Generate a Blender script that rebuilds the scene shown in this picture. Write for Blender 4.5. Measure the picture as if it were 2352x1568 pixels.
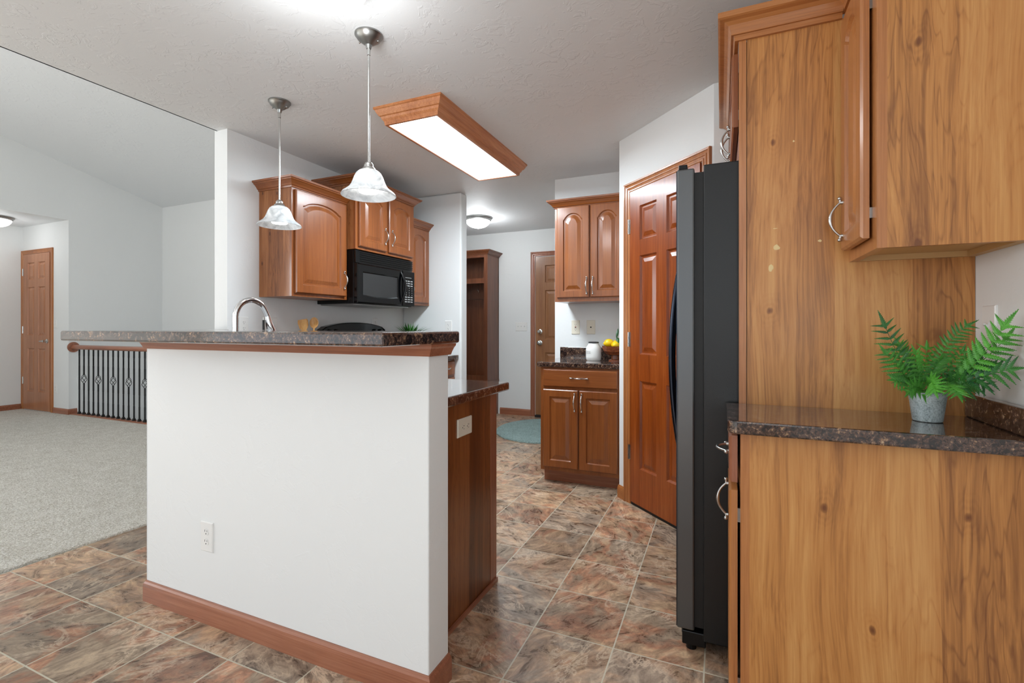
import bpy, bmesh, math, random
from mathutils import Vector, Matrix, noise
random.seed(7)
PI = math.pi
for o in list(bpy.data.objects): bpy.data.objects.remove(o)
SC = bpy.context.scene
C = SC.collection
# ---------------------------------------------------------------- camera
TH = .4185
cam = bpy.data.cameras.new('camera'); camo = bpy.data.objects.new('camera', cam); C.objects.link(camo)
camo.location = (0, 0, 1.163); camo.rotation_euler = (PI/2, 0, TH)
cam.sensor_width = 36; cam.sensor_fit = 'HORIZONTAL'
cam.lens = 1120.4*36/2352
cam.shift_x = (1176-1158.3)/2352
cam.shift_y = -(784-751.8)/2352
cam.clip_start = .05; cam.clip_end = 60
SC.camera = camo
# ---------------------------------------------------------------- world + exposure
SC.view_settings.view_transform = 'Standard'; SC.view_settings.look = 'None'
SC.view_settings.gamma = 1; SC.view_settings.use_curve_mapping = False
SC.view_settings.exposure = 0.0
w = bpy.data.worlds.new('world'); SC.world = w; w.use_nodes = True
w.node_tree.nodes['Background'].inputs[0].default_value = (.85, .93, 1, 1)
w.node_tree.nodes['Background'].inputs[1].default_value = 1.5
def area(name, loc, rot, sx, sy, power, col=(1, 1, 1), spread=PI):
    l = bpy.data.lights.new(name, 'AREA'); l.shape = 'RECTANGLE'; l.size = sx; l.size_y = sy
    l.energy = power; l.color = col; l.spread = spread
    o = bpy.data.objects.new(name, l); C.objects.link(o); o.location = loc; o.rotation_euler = rot
    return o
def point(name, loc, power, r=.04, col=(.93, .97, 1)):
    l = bpy.data.lights.new(name, 'POINT'); l.energy = power; l.shadow_soft_size = r; l.color = col
    o = bpy.data.objects.new(name, l); C.objects.link(o); o.location = loc
    return o
# daylight through the patio door and windows in the wall behind the camera (y = -3.2), plus added side fill lights
area('daylight_patio_door', (-1.25, -3.3, 1.25), (PI/2+.55, 0, 0), 2.4, 2.1, 2, (.94, .97, 1))
area('daylight_living_window', (-5.3, -3.3, 1.9), (PI/2+.35, 0, 0), 4.0, 3.0, 8, (.99, .99, 1))
area('added_fill_left', (-8.1, -1.5, 2.0), (PI/2+.1, 0, -PI/2), 3.0, 1.1, 120, (.97, .985, 1))  # invented left-wall window, added to brighten the right side of the kitchen
sl_ = bpy.data.lights.new('sun', 'SUN'); sl_.energy = 17; sl_.angle = .02; sl_.color = (1, .98, .96)
so_ = bpy.data.objects.new('sun', sl_); C.objects.link(so_); so_.rotation_euler = (math.radians(38), 0, math.radians(6)); so_.location = (-4, -8, 8)
area('added_fill_right', (.85, -1.5, 1.5), (PI/2+.55, 0, PI/2), 2.0, 1.3, 52, (.80, .92, 1))  # invented right-wall window, added to lift the ceiling and half wall end

# ---------------------------------------------------------------- materials
def srgb(r, g, b):
    f = lambda c: (c/255/12.92) if c/255 <= .04045 else ((c/255+.055)/1.055)**2.4
    return (f(r), f(g), f(b), 1)
class NT:
    def __init__(s, name):
        s.m = bpy.data.materials.new(name); s.m.use_nodes = True; s.t = s.m.node_tree
        s.b = s.t.nodes['Principled BSDF']
    def n(s, typ, ins=None, **kw):
        nd = s.t.nodes.new(typ)
        for k, v in kw.items(): setattr(nd, k, v)
        for k, v in (ins or {}).items():
            if isinstance(v, bpy.types.NodeSocket): s.t.links.new(v, nd.inputs[k])
            else: nd.inputs[k].default_value = v
        return nd
    def math(s, op, a, b=0., c=0.):
        nd = s.n('ShaderNodeMath', operation=op)
        for i, v in enumerate((a, b, c)):
            if isinstance(v, bpy.types.NodeSocket): s.t.links.new(v, nd.inputs[i])
            else: nd.inputs[i].default_value = v
        return nd.outputs[0]
    def ramp(s, fac, stops, interp='LINEAR'):
        nd = s.n('ShaderNodeValToRGB', {'Fac': fac}); cr = nd.color_ramp; cr.interpolation = interp
        while len(cr.elements) < len(stops): cr.elements.new(.5)
        for e, (p, c) in zip(cr.elements, stops): e.position = p; e.color = c if len(c) == 4 else (*c, 1)
        return nd.outputs[0]
    def mix(s, f, a, b, mode='MIX'):
        nd = s.n('ShaderNodeMix', data_type='RGBA', blend_type=mode)
        for i, v in ((0, f), (6, a), (7, b)):
            if isinstance(v, bpy.types.NodeSocket): s.t.links.new(v, nd.inputs[i])
            else: nd.inputs[i].default_value = v
        return nd.outputs[2]
    def bump(s, h, strength=.2, dist=.002):
        nd = s.n('ShaderNodeBump', {'Height': h, 'Strength': strength, 'Distance': dist})
        s.t.links.new(nd.outputs[0], s.b.inputs['Normal']); return nd
    def set(s, **kw):
        for k, v in kw.items():
            k = k.replace('_', ' ')
            k = {'Coat': 'Coat Weight', 'Specular': 'Specular IOR Level', 'Transmission': 'Transmission Weight'}.get(k, k)
            if isinstance(v, bpy.types.NodeSocket): s.t.links.new(v, s.b.inputs[k])
            else: s.b.inputs[k].default_value = v
        return s.m
    def coord(s, rnd=True):
        tc = s.n('ShaderNodeTexCoord').outputs['Object']
        if not rnd: return tc
        r = s.n('ShaderNodeObjectInfo').outputs['Random']
        k = s.math('MULTIPLY', r, 17.3)
        cb = s.n('ShaderNodeCombineXYZ', {0: k, 1: s.math('MULTIPLY', r, 31.7), 2: s.math('MULTIPLY', r, 11.1)})
        return s.n('ShaderNodeVectorMath', {0: tc, 1: cb.outputs[0]}, operation='ADD').outputs[0]
    def mapping(s, v, scale):
        return s.n('ShaderNodeMapping', {'Vector': v, 'Scale': scale}).outputs[0]
    def noise(s, v, scale, detail=4, rough=.5, dist=0.):
        return s.n('ShaderNodeTexNoise', {'Vector': v, 'Scale': scale, 'Detail': detail, 'Roughness': rough, 'Distortion': dist})
def plain(name, col, rough=.5, metal=0., **kw):
    a = NT(name); return a.set(Base_Color=col, Roughness=rough, Metallic=metal, **kw)
def emis(name, col, st):
    a = NT(name); return a.set(Base_Color=col, Emission_Color=col, Emission_Strength=st)
def paint(name, col, bs=.25, scale=9):
    a = NT(name); v = a.coord(False)
    n1 = a.noise(v, scale, 5, .6, 1.2).outputs[0]
    n2 = a.noise(v, scale*.45, 3, .5, .6).outputs[0]
    blot = a.ramp(n1, [(.52, (0, 0, 0)), (.57, (1, 1, 1)), (.66, (1, 1, 1)), (.72, (.55, .55, .55))])
    msk = a.ramp(n2, [(.42, (0, 0, 0)), (.6, (1, 1, 1))])
    h = a.mix(1., blot, msk, 'MULTIPLY')
    fine = a.noise(v, 140, 2).outputs[0]
    hh = a.math('ADD', h, a.math('MULTIPLY', fine, .12))
    a.bump(hh, bs, .004)
    return a.set(Base_Color=col, Roughness=.62)
def wood(name, dark, mid, light, axis='Z', rough=.35, fig=.5, sc=1., coat=.15, strip=0., gloss_bump=.04):
    """straight-grained wood; fig = how wild the figure is; strip = width of glued strips"""
    a = NT(name); v0 = a.coord()
    def st(k): return {'X': (k, 1, 1), 'Y': (1, k, 1), 'Z': (1, 1, k)}[axis]
    wn_ = a.n('ShaderNodeTexNoise', {'Vector': a.mapping(v0, st(.4)), 'Scale': 2.6, 'Detail': 2.})
    wv = a.n('ShaderNodeVectorMath', {0: wn_.outputs['Color'], 1: (.5, .5, .5)}, operation='SUBTRACT').outputs[0]
    v = a.n('ShaderNodeVectorMath', {0: wv, 1: (.09*fig,)*3, 2: v0}, operation='MULTIPLY_ADD').outputs[0]
    fine = a.noise(a.mapping(v, st(.02)), 230*sc, 3, .6).outputs[0]
    med = a.noise(a.mapping(v, st(.03)), 40*sc, 6, .68).outputs[0]
    broad = a.noise(a.mapping(v, st(.14)), 6.5*sc, 4, .6, .5).outputs[0]
    ph = a.math('FRACT', a.math('MULTIPLY', broad, 20.))
    lines = a.math('ABSOLUTE', a.math('SUBTRACT', ph, .5))
    lines = a.math('DIVIDE', a.math('SUBTRACT', .16, a.math('MINIMUM', lines, .16)), .16)
    lm = a.ramp(a.noise(a.mapping(v, st(.25)), 3.1, 2, .5).outputs[0], [(.44, (.15, .15, .15)), (.58, (1, 1, 1))])
    lines = a.math('MULTIPLY', a.math('MULTIPLY', lines, lm), .085*fig)
    f = a.math('MULTIPLY_ADD', a.math('SUBTRACT', fine, .5), .36, .5)
    f = a.math('MULTIPLY_ADD', a.math('SUBTRACT', med, .5), .40+.12*fig, f)
    f = a.math('MULTIPLY_ADD', a.math('SUBTRACT', broad, .5), .25+.2*fig, f)
    f = a.math('SUBTRACT', f, lines)
    if strip:
        sx = a.n('ShaderNodeSeparateXYZ', {0: v0})
        wob = a.noise(a.mapping(v0, (3, 3, .25)), 1, 1).outputs[0]
        u = a.math('MULTIPLY_ADD', wob, .10, a.math('ADD', sx.outputs[0], sx.outputs[1]))
        cell = a.math('FLOOR', a.math('DIVIDE', u, strip))
        wn = a.n('ShaderNodeTexWhiteNoise', {1: cell}, noise_dimensions='1D').outputs[0]
        f = a.math('MULTIPLY_ADD', wn, .17, a.math('SUBTRACT', f, .07))
        sw = a.n('ShaderNodeSeparateXYZ', {0: v}); kv = a.n('ShaderNodeCombineXYZ', {0: a.math('ADD', sw.outputs[0], sw.outputs[1]), 1: a.math('MULTIPLY', sw.outputs[2], .55)}).outputs[0]
        vo = a.n('ShaderNodeTexVoronoi', {'Vector': kv, 'Scale': 4.2}, voronoi_dimensions='2D')
        ksel = a.math('GREATER_THAN', a.n('ShaderNodeSeparateColor', {0: vo.outputs['Color']}).outputs[0], .2)
        kd = a.math('SUBTRACT', 1., a.math('MINIMUM', a.math('DIVIDE', a.math('ADD', vo.outputs['Distance'], a.math('MULTIPLY', a.math('SUBTRACT', med, .5), .03)), .034), 1.))
        kh = a.math('SUBTRACT', 1., a.math('MINIMUM', a.math('DIVIDE', vo.outputs['Distance'], .17), 1.))
        ring = a.math('MULTIPLY', a.math('SINE', a.math('MULTIPLY', a.math('ADD', vo.outputs['Distance'], a.math('MULTIPLY', med, .12)), 170.)), a.math('MULTIPLY', kh, .022))
        kk = a.math('MULTIPLY', ksel, a.math('ADD', ring, a.math('MULTIPLY_ADD', kh, .05, a.math('MULTIPLY', kd, .35))))
        f = a.math('SUBTRACT', f, kk)
    dm = tuple(.6*d+.4*m_ for d, m_ in zip(dark, mid))
    col = a.ramp(f, [(.22, dark), (.38, dm), (.50, mid), (.66, light)])
    a.bump(fine, gloss_bump, .001)
    return a.set(Base_Color=col, Roughness=rough, Coat=coat, Coat_Roughness=.12)
M = {}
M['wall'] = paint('wall_paint', srgb(230, 231, 230), .14)
M['ceil'] = paint('ceiling_paint', srgb(229, 231, 232), .32, 13)
M['lam'] = wood('figured_laminate', srgb(118, 70, 36), srgb(191, 131, 71), srgb(210, 156, 94), 'Z', .38, 1., .7, .05, .105)
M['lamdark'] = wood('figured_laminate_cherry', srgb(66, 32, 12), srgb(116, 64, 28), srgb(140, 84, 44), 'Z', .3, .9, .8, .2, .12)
M['lammid'] = wood('figured_laminate_amber', srgb(84, 42, 18), srgb(150, 92, 50), srgb(176, 118, 74), 'Z', .36, .9, .8, .1, .12)
for ax in 'XYZ':
    M['cab'+ax] = wood('maple_cabinet_'+ax.lower(), srgb(106, 54, 20), srgb(136, 75, 33), srgb(152, 89, 43), ax, .3, .3, 1., .3)
    M['honey'+ax] = wood('lit_maple_'+ax.lower(), srgb(144, 86, 42), srgb(178, 116, 66), srgb(192, 132, 80), ax, .28, .3, 1., .3)  # cabinet maple with brighter light painted in, for the right-hand cabinets
    M['trim'+ax] = wood('stained_trim_'+ax.lower(), srgb(112, 66, 46), srgb(152, 94, 68), srgb(172, 116, 88), ax, .32, .3, 1., .25)
    M['casing'+ax] = wood('door_casing_'+ax.lower(), srgb(140, 78, 34), srgb(172, 106, 54), srgb(190, 126, 72), ax, .32, .3, 1., .25)
M['lock'] = wood('locker_wood', srgb(72, 36, 18), srgb(106, 58, 32), srgb(128, 76, 46), 'Z', .35, .4)
M['pantry'] = wood('pantry_door_wood', srgb(104, 42, 8), srgb(146, 68, 20), srgb(170, 90, 36), 'Z', .3, .5, .8, .2)
M['pdoor2'] = wood('mudroom_door_wood', srgb(118, 74, 44), srgb(146, 98, 62), srgb(164, 114, 76), 'Z', .35, .3)
M['fdoor'] = wood('foyer_door_wood', srgb(140, 84, 52), srgb(172, 114, 78), srgb(190, 134, 98), 'Z', .35, .4)
M['spoon'] = wood('bamboo', srgb(170, 110, 50), srgb(212, 158, 92), srgb(232, 186, 124), 'Z', .5, .4)
M['bowl'] = wood('acacia_bowl', srgb(84, 34, 16), srgb(130, 66, 34), srgb(186, 120, 70), 'X', .25, 1., 2.)
# laminate counter
def granite(name, gl):
    a = NT(name); v = a.coord(False)
    n1 = a.noise(v, 130, 6, .75, .6).outputs[0]
    n2 = a.noise(v, 44, 4, .65, .8).outputs[0]
    f = a.math('MULTIPLY_ADD', n2, .5, a.math('MULTIPLY', n1, .6)); f = a.math('MULTIPLY_ADD', f, 1.9, -.50)
    c = a.ramp(f, [(.40, srgb(22, 18, 20)), (.50, srgb(52, 38, 34)), (.56, srgb(88, 62, 46)), (.62, srgb(62, 52, 56)), (.72, srgb(142, 108, 78)), (.8, srgb(176, 148, 118))])
    return a.set(Base_Color=c, Roughness=gl, Coat=.8, Coat_Roughness=.05)
M['granite'] = granite('granite_laminate', .10)
# tile floor
def tiles():
    a = NT('slate_tile'); v = a.n('ShaderNodeTexCoord').outputs['Object']
    s = a.n('ShaderNodeSeparateXYZ', {0: v})
    P = .3048
    u = a.math('DIVIDE', a.math('ADD', s.outputs[0], .358), P); t = a.math('DIVIDE', a.math('SUBTRACT', s.outputs[1], 2.082), P)
    cu, ct = a.math('FLOOR', u), a.math('FLOOR', t)
    fu, ft = a.math('FRACT', u), a.math('FRACT', t)
    e = lambda f: a.math('MINIMUM', f, a.math('SUBTRACT', 1., f))
    d = a.math('MINIMUM', e(fu), e(ft))
    grout = a.math('LESS_THAN', d, .0085)
    cell = a.n('ShaderNodeCombineXYZ', {0: cu, 1: ct, 2: 3.})
    wn = a.n('ShaderNodeTexWhiteNoise', {0: cell.outputs[0]}, noise_dimensions='3D')
    off = a.n('ShaderNodeVectorMath', {0: wn.outputs['Color'], 1: (30, 30, 30)}, operation='MULTIPLY').outputs[0]
    # rotate the veining of each tile
    rot = a.n('ShaderNodeVectorRotate', {'Vector': v, 'Angle': a.math('MULTIPLY', wn.outputs['Value'], 6.28)}, rotation_type='Z_AXIS').outputs[0]
    pv = a.n('ShaderNodeVectorMath', {0: rot, 1: off}, operation='ADD').outputs[0]
    pm = a.mapping(pv, (1, 1.9, 1))
    n1 = a.noise(pv, 3.4, 5, .6, 1.0).outputs[0]
    n2 = a.noise(pm, 9, 9, .72, .9).outputs[0]
    n3 = a.noise(pv, 85, 4, .7).outputs[0]
    n4 = a.noise(pm, 5.0, 8, .66, 1.8).outputs[0]
    hue = a.ramp(a.math('MULTIPLY_ADD', wn.outputs['Value'], .34, a.math('SUBTRACT', n1, .17)), [(.34, srgb(138, 126, 114)), (.42, srgb(156, 132, 112)), (.50, srgb(164, 142, 118)), (.58, srgb(152, 112, 90)), (.66, srgb(142, 128, 112))])
    light_ = a.ramp(n2, [(.36, (.40, .38, .37)), (.45, (.74, .71, .69)), (.52, (1.04, 1.02, 1.0)), (.60, (1.40, 1.40, 1.36)), (.68, (1.7, 1.7, 1.64))])
    c = a.mix(1., hue, light_, 'MULTIPLY')
    vein = a.math('ABSOLUTE', a.math('SUBTRACT', n4, .52))
    vein = a.ramp(vein, [(0, (1, 1, 1)), (.012, (.75, .75, .75)), (.05, (0, 0, 0))])
    patch_ = a.ramp(a.noise(pv, 4.6, 3, .5).outputs[0], [(.46, (0, 0, 0)), (.60, (1, 1, 1))])
    c = a.mix(a.math('MULTIPLY', a.n('ShaderNodeSeparateColor', {0: a.mix(1., vein, patch_, 'MULTIPLY')}).outputs[0], .75), c, srgb(206, 190, 170))
    tone = a.math('MULTIPLY_ADD', a.n('ShaderNodeSeparateColor', {0: wn.outputs['Color']}).outputs[1], .46, .88)
    tc = a.n('ShaderNodeCombineColor', {0: tone, 1: tone, 2: tone}).outputs[0]
    c = a.mix(1., c, tc, 'MULTIPLY')
    g3 = a.math('MULTIPLY_ADD', n3, .5, .76)
    c = a.mix(1., c, a.n('ShaderNodeCombineColor', {0: g3, 1: g3, 2: g3}).outputs[0], 'MULTIPLY')
    c = a.mix(1., c, (1.03, .955, .89, 1), 'MULTIPLY')
    c = a.mix(grout, c, srgb(196, 188, 168))
    h = a.math('MULTIPLY', a.math('SUBTRACT', 1., grout), 1.)
    h = a.math('MULTIPLY_ADD', n2, .35, h)
    a.bump(h, .35, .002)
    r = a.math('MULTIPLY_ADD', n2, .28, .16)
    return a.set(Base_Color=c, Roughness=r, Specular=.5)
M['tile'] = tiles()
def carpet(name, c0, c1, sc=105, bs=1., bd=.015):
    a = NT(name); v = a.coord(False)
    n = a.noise(v, sc, 3, .7, .5).outputs[0]; m = a.noise(v, 9, 4, .6).outputs[0]; k = a.noise(v, 42, 3, .7, 1.).outputs[0]
    f = a.math('MULTIPLY_ADD', m, .14, a.math('MULTIPLY_ADD', k, .16, a.math('MULTIPLY', n, .75)))
    c = a.ramp(f, [(.40, c0), (.62, c1)])
    a.bump(a.math('ADD', n, k), bs, bd)
    return a.set(Base_Color=c, Roughness=.95, Specular=.1, Sheen_Weight=.2)
M['carpet'] = carpet('beige_carpet', srgb(190, 180, 162), srgb(255, 251, 242))
M['rug'] = carpet('teal_rug', srgb(128, 164, 160), srgb(206, 232, 228), 110, 1., .03)
M['nickel'] = plain('satin_nickel', srgb(200, 200, 198), .26, 1.)
M['brushed'] = plain('brushed_nickel_dark', srgb(150, 150, 148), .34, 1.)
M['chrome'] = plain('chrome', srgb(225, 226, 228), .1, 1.)
M['iron'] = plain('black_iron', srgb(34, 34, 34), .4, .3)
M['blackgloss'] = plain('black_gloss', srgb(5, 5, 6), .12, 0, Specular=.35)
M['blacksatin'] = plain('black_satin', srgb(8, 8, 9), .32, 0, Specular=.3)
M['darkglass'] = plain('smoked_glass', srgb(44, 44, 44), .18)
M['rubber'] = plain('black_rubber', srgb(12, 12, 12), .55)
def fridge_side():
    a = NT('fridge_side_black'); v = a.coord(False)
    a.bump(a.noise(v, 320, 2, .6).outputs[0], .25, .001)
    return a.set(Base_Color=srgb(18, 18, 18), Roughness=.38, Metallic=.1)
M['frside'] = fridge_side()
M['frdoor'] = plain('fridge_door_edge', srgb(96, 97, 98), .3, .75)
M['frfront'] = plain('fridge_door_front', srgb(52, 56, 66), .2, .85)
M['plate'] = plain('white_plate', srgb(232, 231, 228), .35)
M['ivory'] = plain('ivory_plate', srgb(224, 216, 198), .35)
M['slot'] = plain('dark_slot', srgb(30, 28, 28), .6)
M['red'] = plain('red_button', srgb(170, 40, 40), .5)
M['keys'] = plain('pale_keys', srgb(150, 150, 148), .5)
M['ceramic'] = plain('white_ceramic', srgb(232, 230, 226), .22)
M['embossed'] = plain('embossed_grey', srgb(176, 176, 174), .4)
M['lid'] = plain('dark_lid', srgb(62, 62, 64), .4)
M['lemon'] = plain('lemon_peel', srgb(240, 196, 12), .38)
M['leafdark'] = plain('lemon_leaf', srgb(26, 76, 30), .4)
M['soil'] = plain('dark_soil', srgb(40, 32, 24), .9)
M['steel'] = plain('sink_steel', srgb(170, 172, 174), .3, 1.)
def leaf(name, c0, c1):
    a = NT(name); v = a.coord()
    n = a.noise(v, 14, 3, .6).outputs[0]
    rd = a.n('ShaderNodeObjectInfo').outputs['Random']
    c = a.ramp(a.math('MULTIPLY_ADD', rd, .34, a.math('MULTIPLY', n, .66)), [(.25, c0), (.75, c1)])
    return a.set(Base_Color=c, Roughness=.42, Subsurface_Weight=.0)
M['fern'] = leaf('fern_green', srgb(14, 78, 40), srgb(92, 176, 52))
M['grass'] = leaf('grass_green', srgb(26, 88, 26), srgb(92, 176, 62))
def zinc():
    a = NT('zinc_pot'); v = a.coord(False)
    n = a.noise(v, 260, 4, .7).outputs[0]; m = a.noise(v, 30, 4, .6).outputs[0]
    c = a.ramp(a.math('MULTIPLY_ADD', m, .4, a.math('MULTIPLY', n, .6)), [(.36, srgb(112, 124, 126)), (.5, srgb(176, 190, 192)), (.68, srgb(214, 226, 228))])
    a.bump(n, .3, .001)
    return a.set(Base_Color=c, Roughness=.5, Metallic=.25)
M['zinc'] = zinc()
def alabaster():
    a = NT('alabaster_glass'); v = a.coord()
    n = a.noise(v, 14, 4, .6, 2.).outputs[0]
    c = a.ramp(n, [(.35, srgb(204, 208, 210)), (.6, srgb(242, 244, 245))])
    a.set(Base_Color=c, Roughness=.2)
    tr = a.n('ShaderNodeBsdfTranslucent', {0: c})
    mx = a.n('ShaderNodeMixShader', {0: .35}); a.t.links.new(a.b.outputs[0], mx.inputs[1]); a.t.links.new(tr.outputs[0], mx.inputs[2])
    a.t.links.new(mx.outputs[0], a.t.nodes['Material Output'].inputs[0]); return a.m
M['alab'] = alabaster()
M['bulb'] = emis('lit_bulb', (1, .98, .95, 1), 5)
M['dome'] = emis('lit_dome_glass', (1, .98, .95, 1), 3.2)
M['lens'] = emis('lit_fluorescent_lens', (1, 1, 1, 1), 3.0)
M['chip'] = plain('bare_chip', srgb(226, 202, 148), .6)
M['cabin'] = plain('cabinet_inside', srgb(198, 160, 108), .5)

# ---------------------------------------------------------------- mesh builder
class Fr:
    def __init__(s, O=(0, 0, 0), U=(1, 0, 0), V=(0, 0, 1), N=(0, -1, 0)):
        s.O, s.U, s.V, s.N = Vector(O), Vector(U), Vector(V), Vector(N)
    def __call__(s, u, v, n=0.): return s.O + s.U*u + s.V*v + s.N*n
class MB:
    def __init__(s): s.v = []; s.f = []
    def add(s, vs, fs):
        b = len(s.v); s.v += [Vector(p) for p in vs]; s.f += [tuple(i+b for i in f) for f in fs]; return s
    def box(s, x0, x1, y0, y1, z0, z1, fr=None):
        q = [(x, y, z) for x in (x0, x1) for y in (y0, y1) for z in (z0, z1)]
        if fr: q = [fr(*p) for p in q]
        return s.add(q, [(0, 1, 3, 2), (4, 6, 7, 5), (0, 4, 5, 1), (2, 3, 7, 6), (0, 2, 6, 4), (1, 5, 7, 3)])
    def fbox(s, fr, u0, u1, v0, v1, n0, n1): return s.box(u0, u1, v0, v1, n0, n1, fr)
    def loops(s, ls, cap0=True, cap1=True, closed=True):
        b = len(s.v); n = len(ls[0])
        for l in ls: s.v += [Vector(p) for p in l]
        for i in range(len(ls)-1):
            for j in range(n if closed else n-1):
                k = (j+1) % n
                s.f.append((b+i*n+j, b+i*n+k, b+(i+1)*n+k, b+(i+1)*n+j))
        if cap0: s.f.append(tuple(b+j for j in reversed(range(n))))
        if cap1: s.f.append(tuple(b+(len(ls)-1)*n+j for j in range(n)))
        return s
    def prism(s, poly, z0, z1):
        return s.loops([[(x, y, z0) for x, y in poly], [(x, y, z1) for x, y in poly]])
    def lathe(s, prof, c=(0, 0, 0), seg=40, sx=1., sy=1., cap0=True, cap1=True, fr=None):
        ls = []
        for r, z in prof:
            q = [(c[0]+r*sx*math.cos(2*PI*k/seg), c[1]+r*sy*math.sin(2*PI*k/seg), c[2]+z) for k in range(seg)]
            if fr: q = [fr(*p) for p in q]
            ls.append(q)
        return s.loops(ls, cap0, cap1)
    def tube(s, pts, r, seg=10, cap=True):
        pts = [Vector(p) for p in pts]; rr = r if isinstance(r, (list, tuple)) else [r]*len(pts)
        ls = []; up = None
        for i, p in enumerate(pts):
            t = (pts[min(i+1, len(pts)-1)]-pts[max(i-1, 0)]).normalized()
            if up is None:
                up = Vector((0, 0, 1)) if abs(t.z) < .9 else Vector((1, 0, 0))
            a = (up - t*up.dot(t)).normalized(); up = a; b = t.cross(a)
            ls.append([p+(a*math.cos(2*PI*k/seg)+b*math.sin(2*PI*k/seg))*rr[i] for k in range(seg)])
        return s.loops(ls, cap, cap)
    def ball(s, c, r, seg=14, rings=8, sc=(1, 1, 1)):
        ls = []
        for i in range(1, rings):
            a = PI*i/rings
            ls.append([(c[0]+r*sc[0]*math.sin(a)*math.cos(2*PI*k/seg), c[1]+r*sc[1]*math.sin(a)*math.sin(2*PI*k/seg), c[2]-r*sc[2]*math.cos(a)) for k in range(seg)])
        return s.loops(ls)
    def sweep(s, path, prof, mp, closed=False):
        # path: 2d points; prof: (offset to the right of travel, height); mp(u, v, n) -> 3d ; mitred
        P = [Vector((p[0], p[1])) for p in path]; n = len(P); ls = []
        for i in range(n):
            pv = P[(i-1) % n] if (closed or i > 0) else None
            nx = P[(i+1) % n] if (closed or i < n-1) else None
            d0 = (P[i]-pv).normalized() if pv is not None else None
            d1 = (nx-P[i]).normalized() if nx is not None else None
            if d0 is None: d0 = d1
            if d1 is None: d1 = d0
            n0 = Vector((d0.y, -d0.x)); n1 = Vector((d1.y, -d1.x))
            m = (n0+n1).normalized(); m = m/max(.3, m.dot(n0))
            ls.append([mp(P[i].x+m.x*o, P[i].y+m.y*o, h) for o, h in prof])
        if closed: ls.append(ls[0]); return s.loops(ls, False, False)
        return s.loops(ls)
    def build(s, name, mat, parent=None, smooth=False, bevel=0., label=None, kind=None, fix=True):
        me = bpy.data.meshes.new(name)
        vs = s.v
        if parent is not None:
            inv = WM[parent.name].inverted(); vs = [inv @ v for v in vs]
        me.from_pydata([tuple(v) for v in vs], [], s.f)
        if fix:
            bm = bmesh.new(); bm.from_mesh(me); bmesh.ops.recalc_face_normals(bm, faces=bm.faces); bm.to_mesh(me); bm.free()
        me.materials.append(mat if not isinstance(mat, str) else M[mat])
        o = bpy.data.objects.new(name, me); C.objects.link(o)
        if parent is not None: o.parent = parent; WM[o.name] = WM[parent.name]
        else: WM[o.name] = Matrix.Identity(4)
        if smooth:
            me.polygons.foreach_set('use_smooth', [True]*len(me.polygons)); me.set_sharp_from_angle(angle=math.radians(40))
        if bevel:
            b = o.modifiers.new('bevel', 'BEVEL'); b.width = bevel; b.segments = 2; b.limit_method = 'ANGLE'; b.angle_limit = math.radians(50)
        if label: o['label'] = label
        if kind: o['kind'] = kind
        return o
WM = {}
def thing(name, label, cat, loc=(0, 0, 0), rz=0., group=None, kind=None):
    o = bpy.data.objects.new(name, None); C.objects.link(o); o.location = loc; o.rotation_euler = (0, 0, rz)
    o.empty_display_size = .05
    WM[o.name] = Matrix.Translation(loc) @ Matrix.Rotation(rz, 4, 'Z')
    if label: o['label'] = label
    if cat: o['category'] = cat
    if group: o['group'] = group
    if kind: o['kind'] = kind
    return o
def tag(o, label, cat, group=None):
    o['label'] = label; o['category'] = cat
    if group: o['group'] = group
    return o
def struct(name, mb, mat, **kw): return mb.build(name, mat, None, kind='structure', **kw)
def box(*a): return MB().box(*a)
def xyz(u, v, n): return (u, v, n)
# panels ------------------------------------------------------------
def raised(mb, fr, w, h, t=.02, stile=.055, arch=0., edge=.006):
    """cabinet door: frame, sunk bead, raised field; arched head when arch > 0"""
    K = 18
    def rect(ins, n, ar=0.):
        u0, u1, v0, v1 = ins, w-ins, ins, h-ins
        pts = [(u0, v0), (u1, v0)]
        for k in range(K+1):
            x = k/K; e = (x-.5)*2
            ee = min(1., abs(e)/.93)
            drop = ar*(1-math.sqrt(max(0., 1-(ee*.92)**2)))/(1-math.sqrt(1-.92**2)) if ar else 0.
            pts.append((u1+(u0-u1)*x, v1-drop))
        return [fr(a, b, n) for a, b in pts]
    ls = [rect(0, 0), rect(0, t-edge), rect(edge, t), rect(stile, t, arch), rect(stile+.006, t-.010, arch), rect(stile+.016, t-.010, arch*.96), rect(stile+.042, t-.002, arch*.88)]
    mb.loops(ls); return mb
def slab_front(mb, fr, w, h, t=.02, edge=.007):
    r = lambda i, n: [fr(i, i, n), fr(w-i, i, n), fr(w-i, h-i, n), fr(i, h-i, n)]
    mb.loops([r(0, 0), r(0, t-edge), r(edge, t)]); return mb
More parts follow.
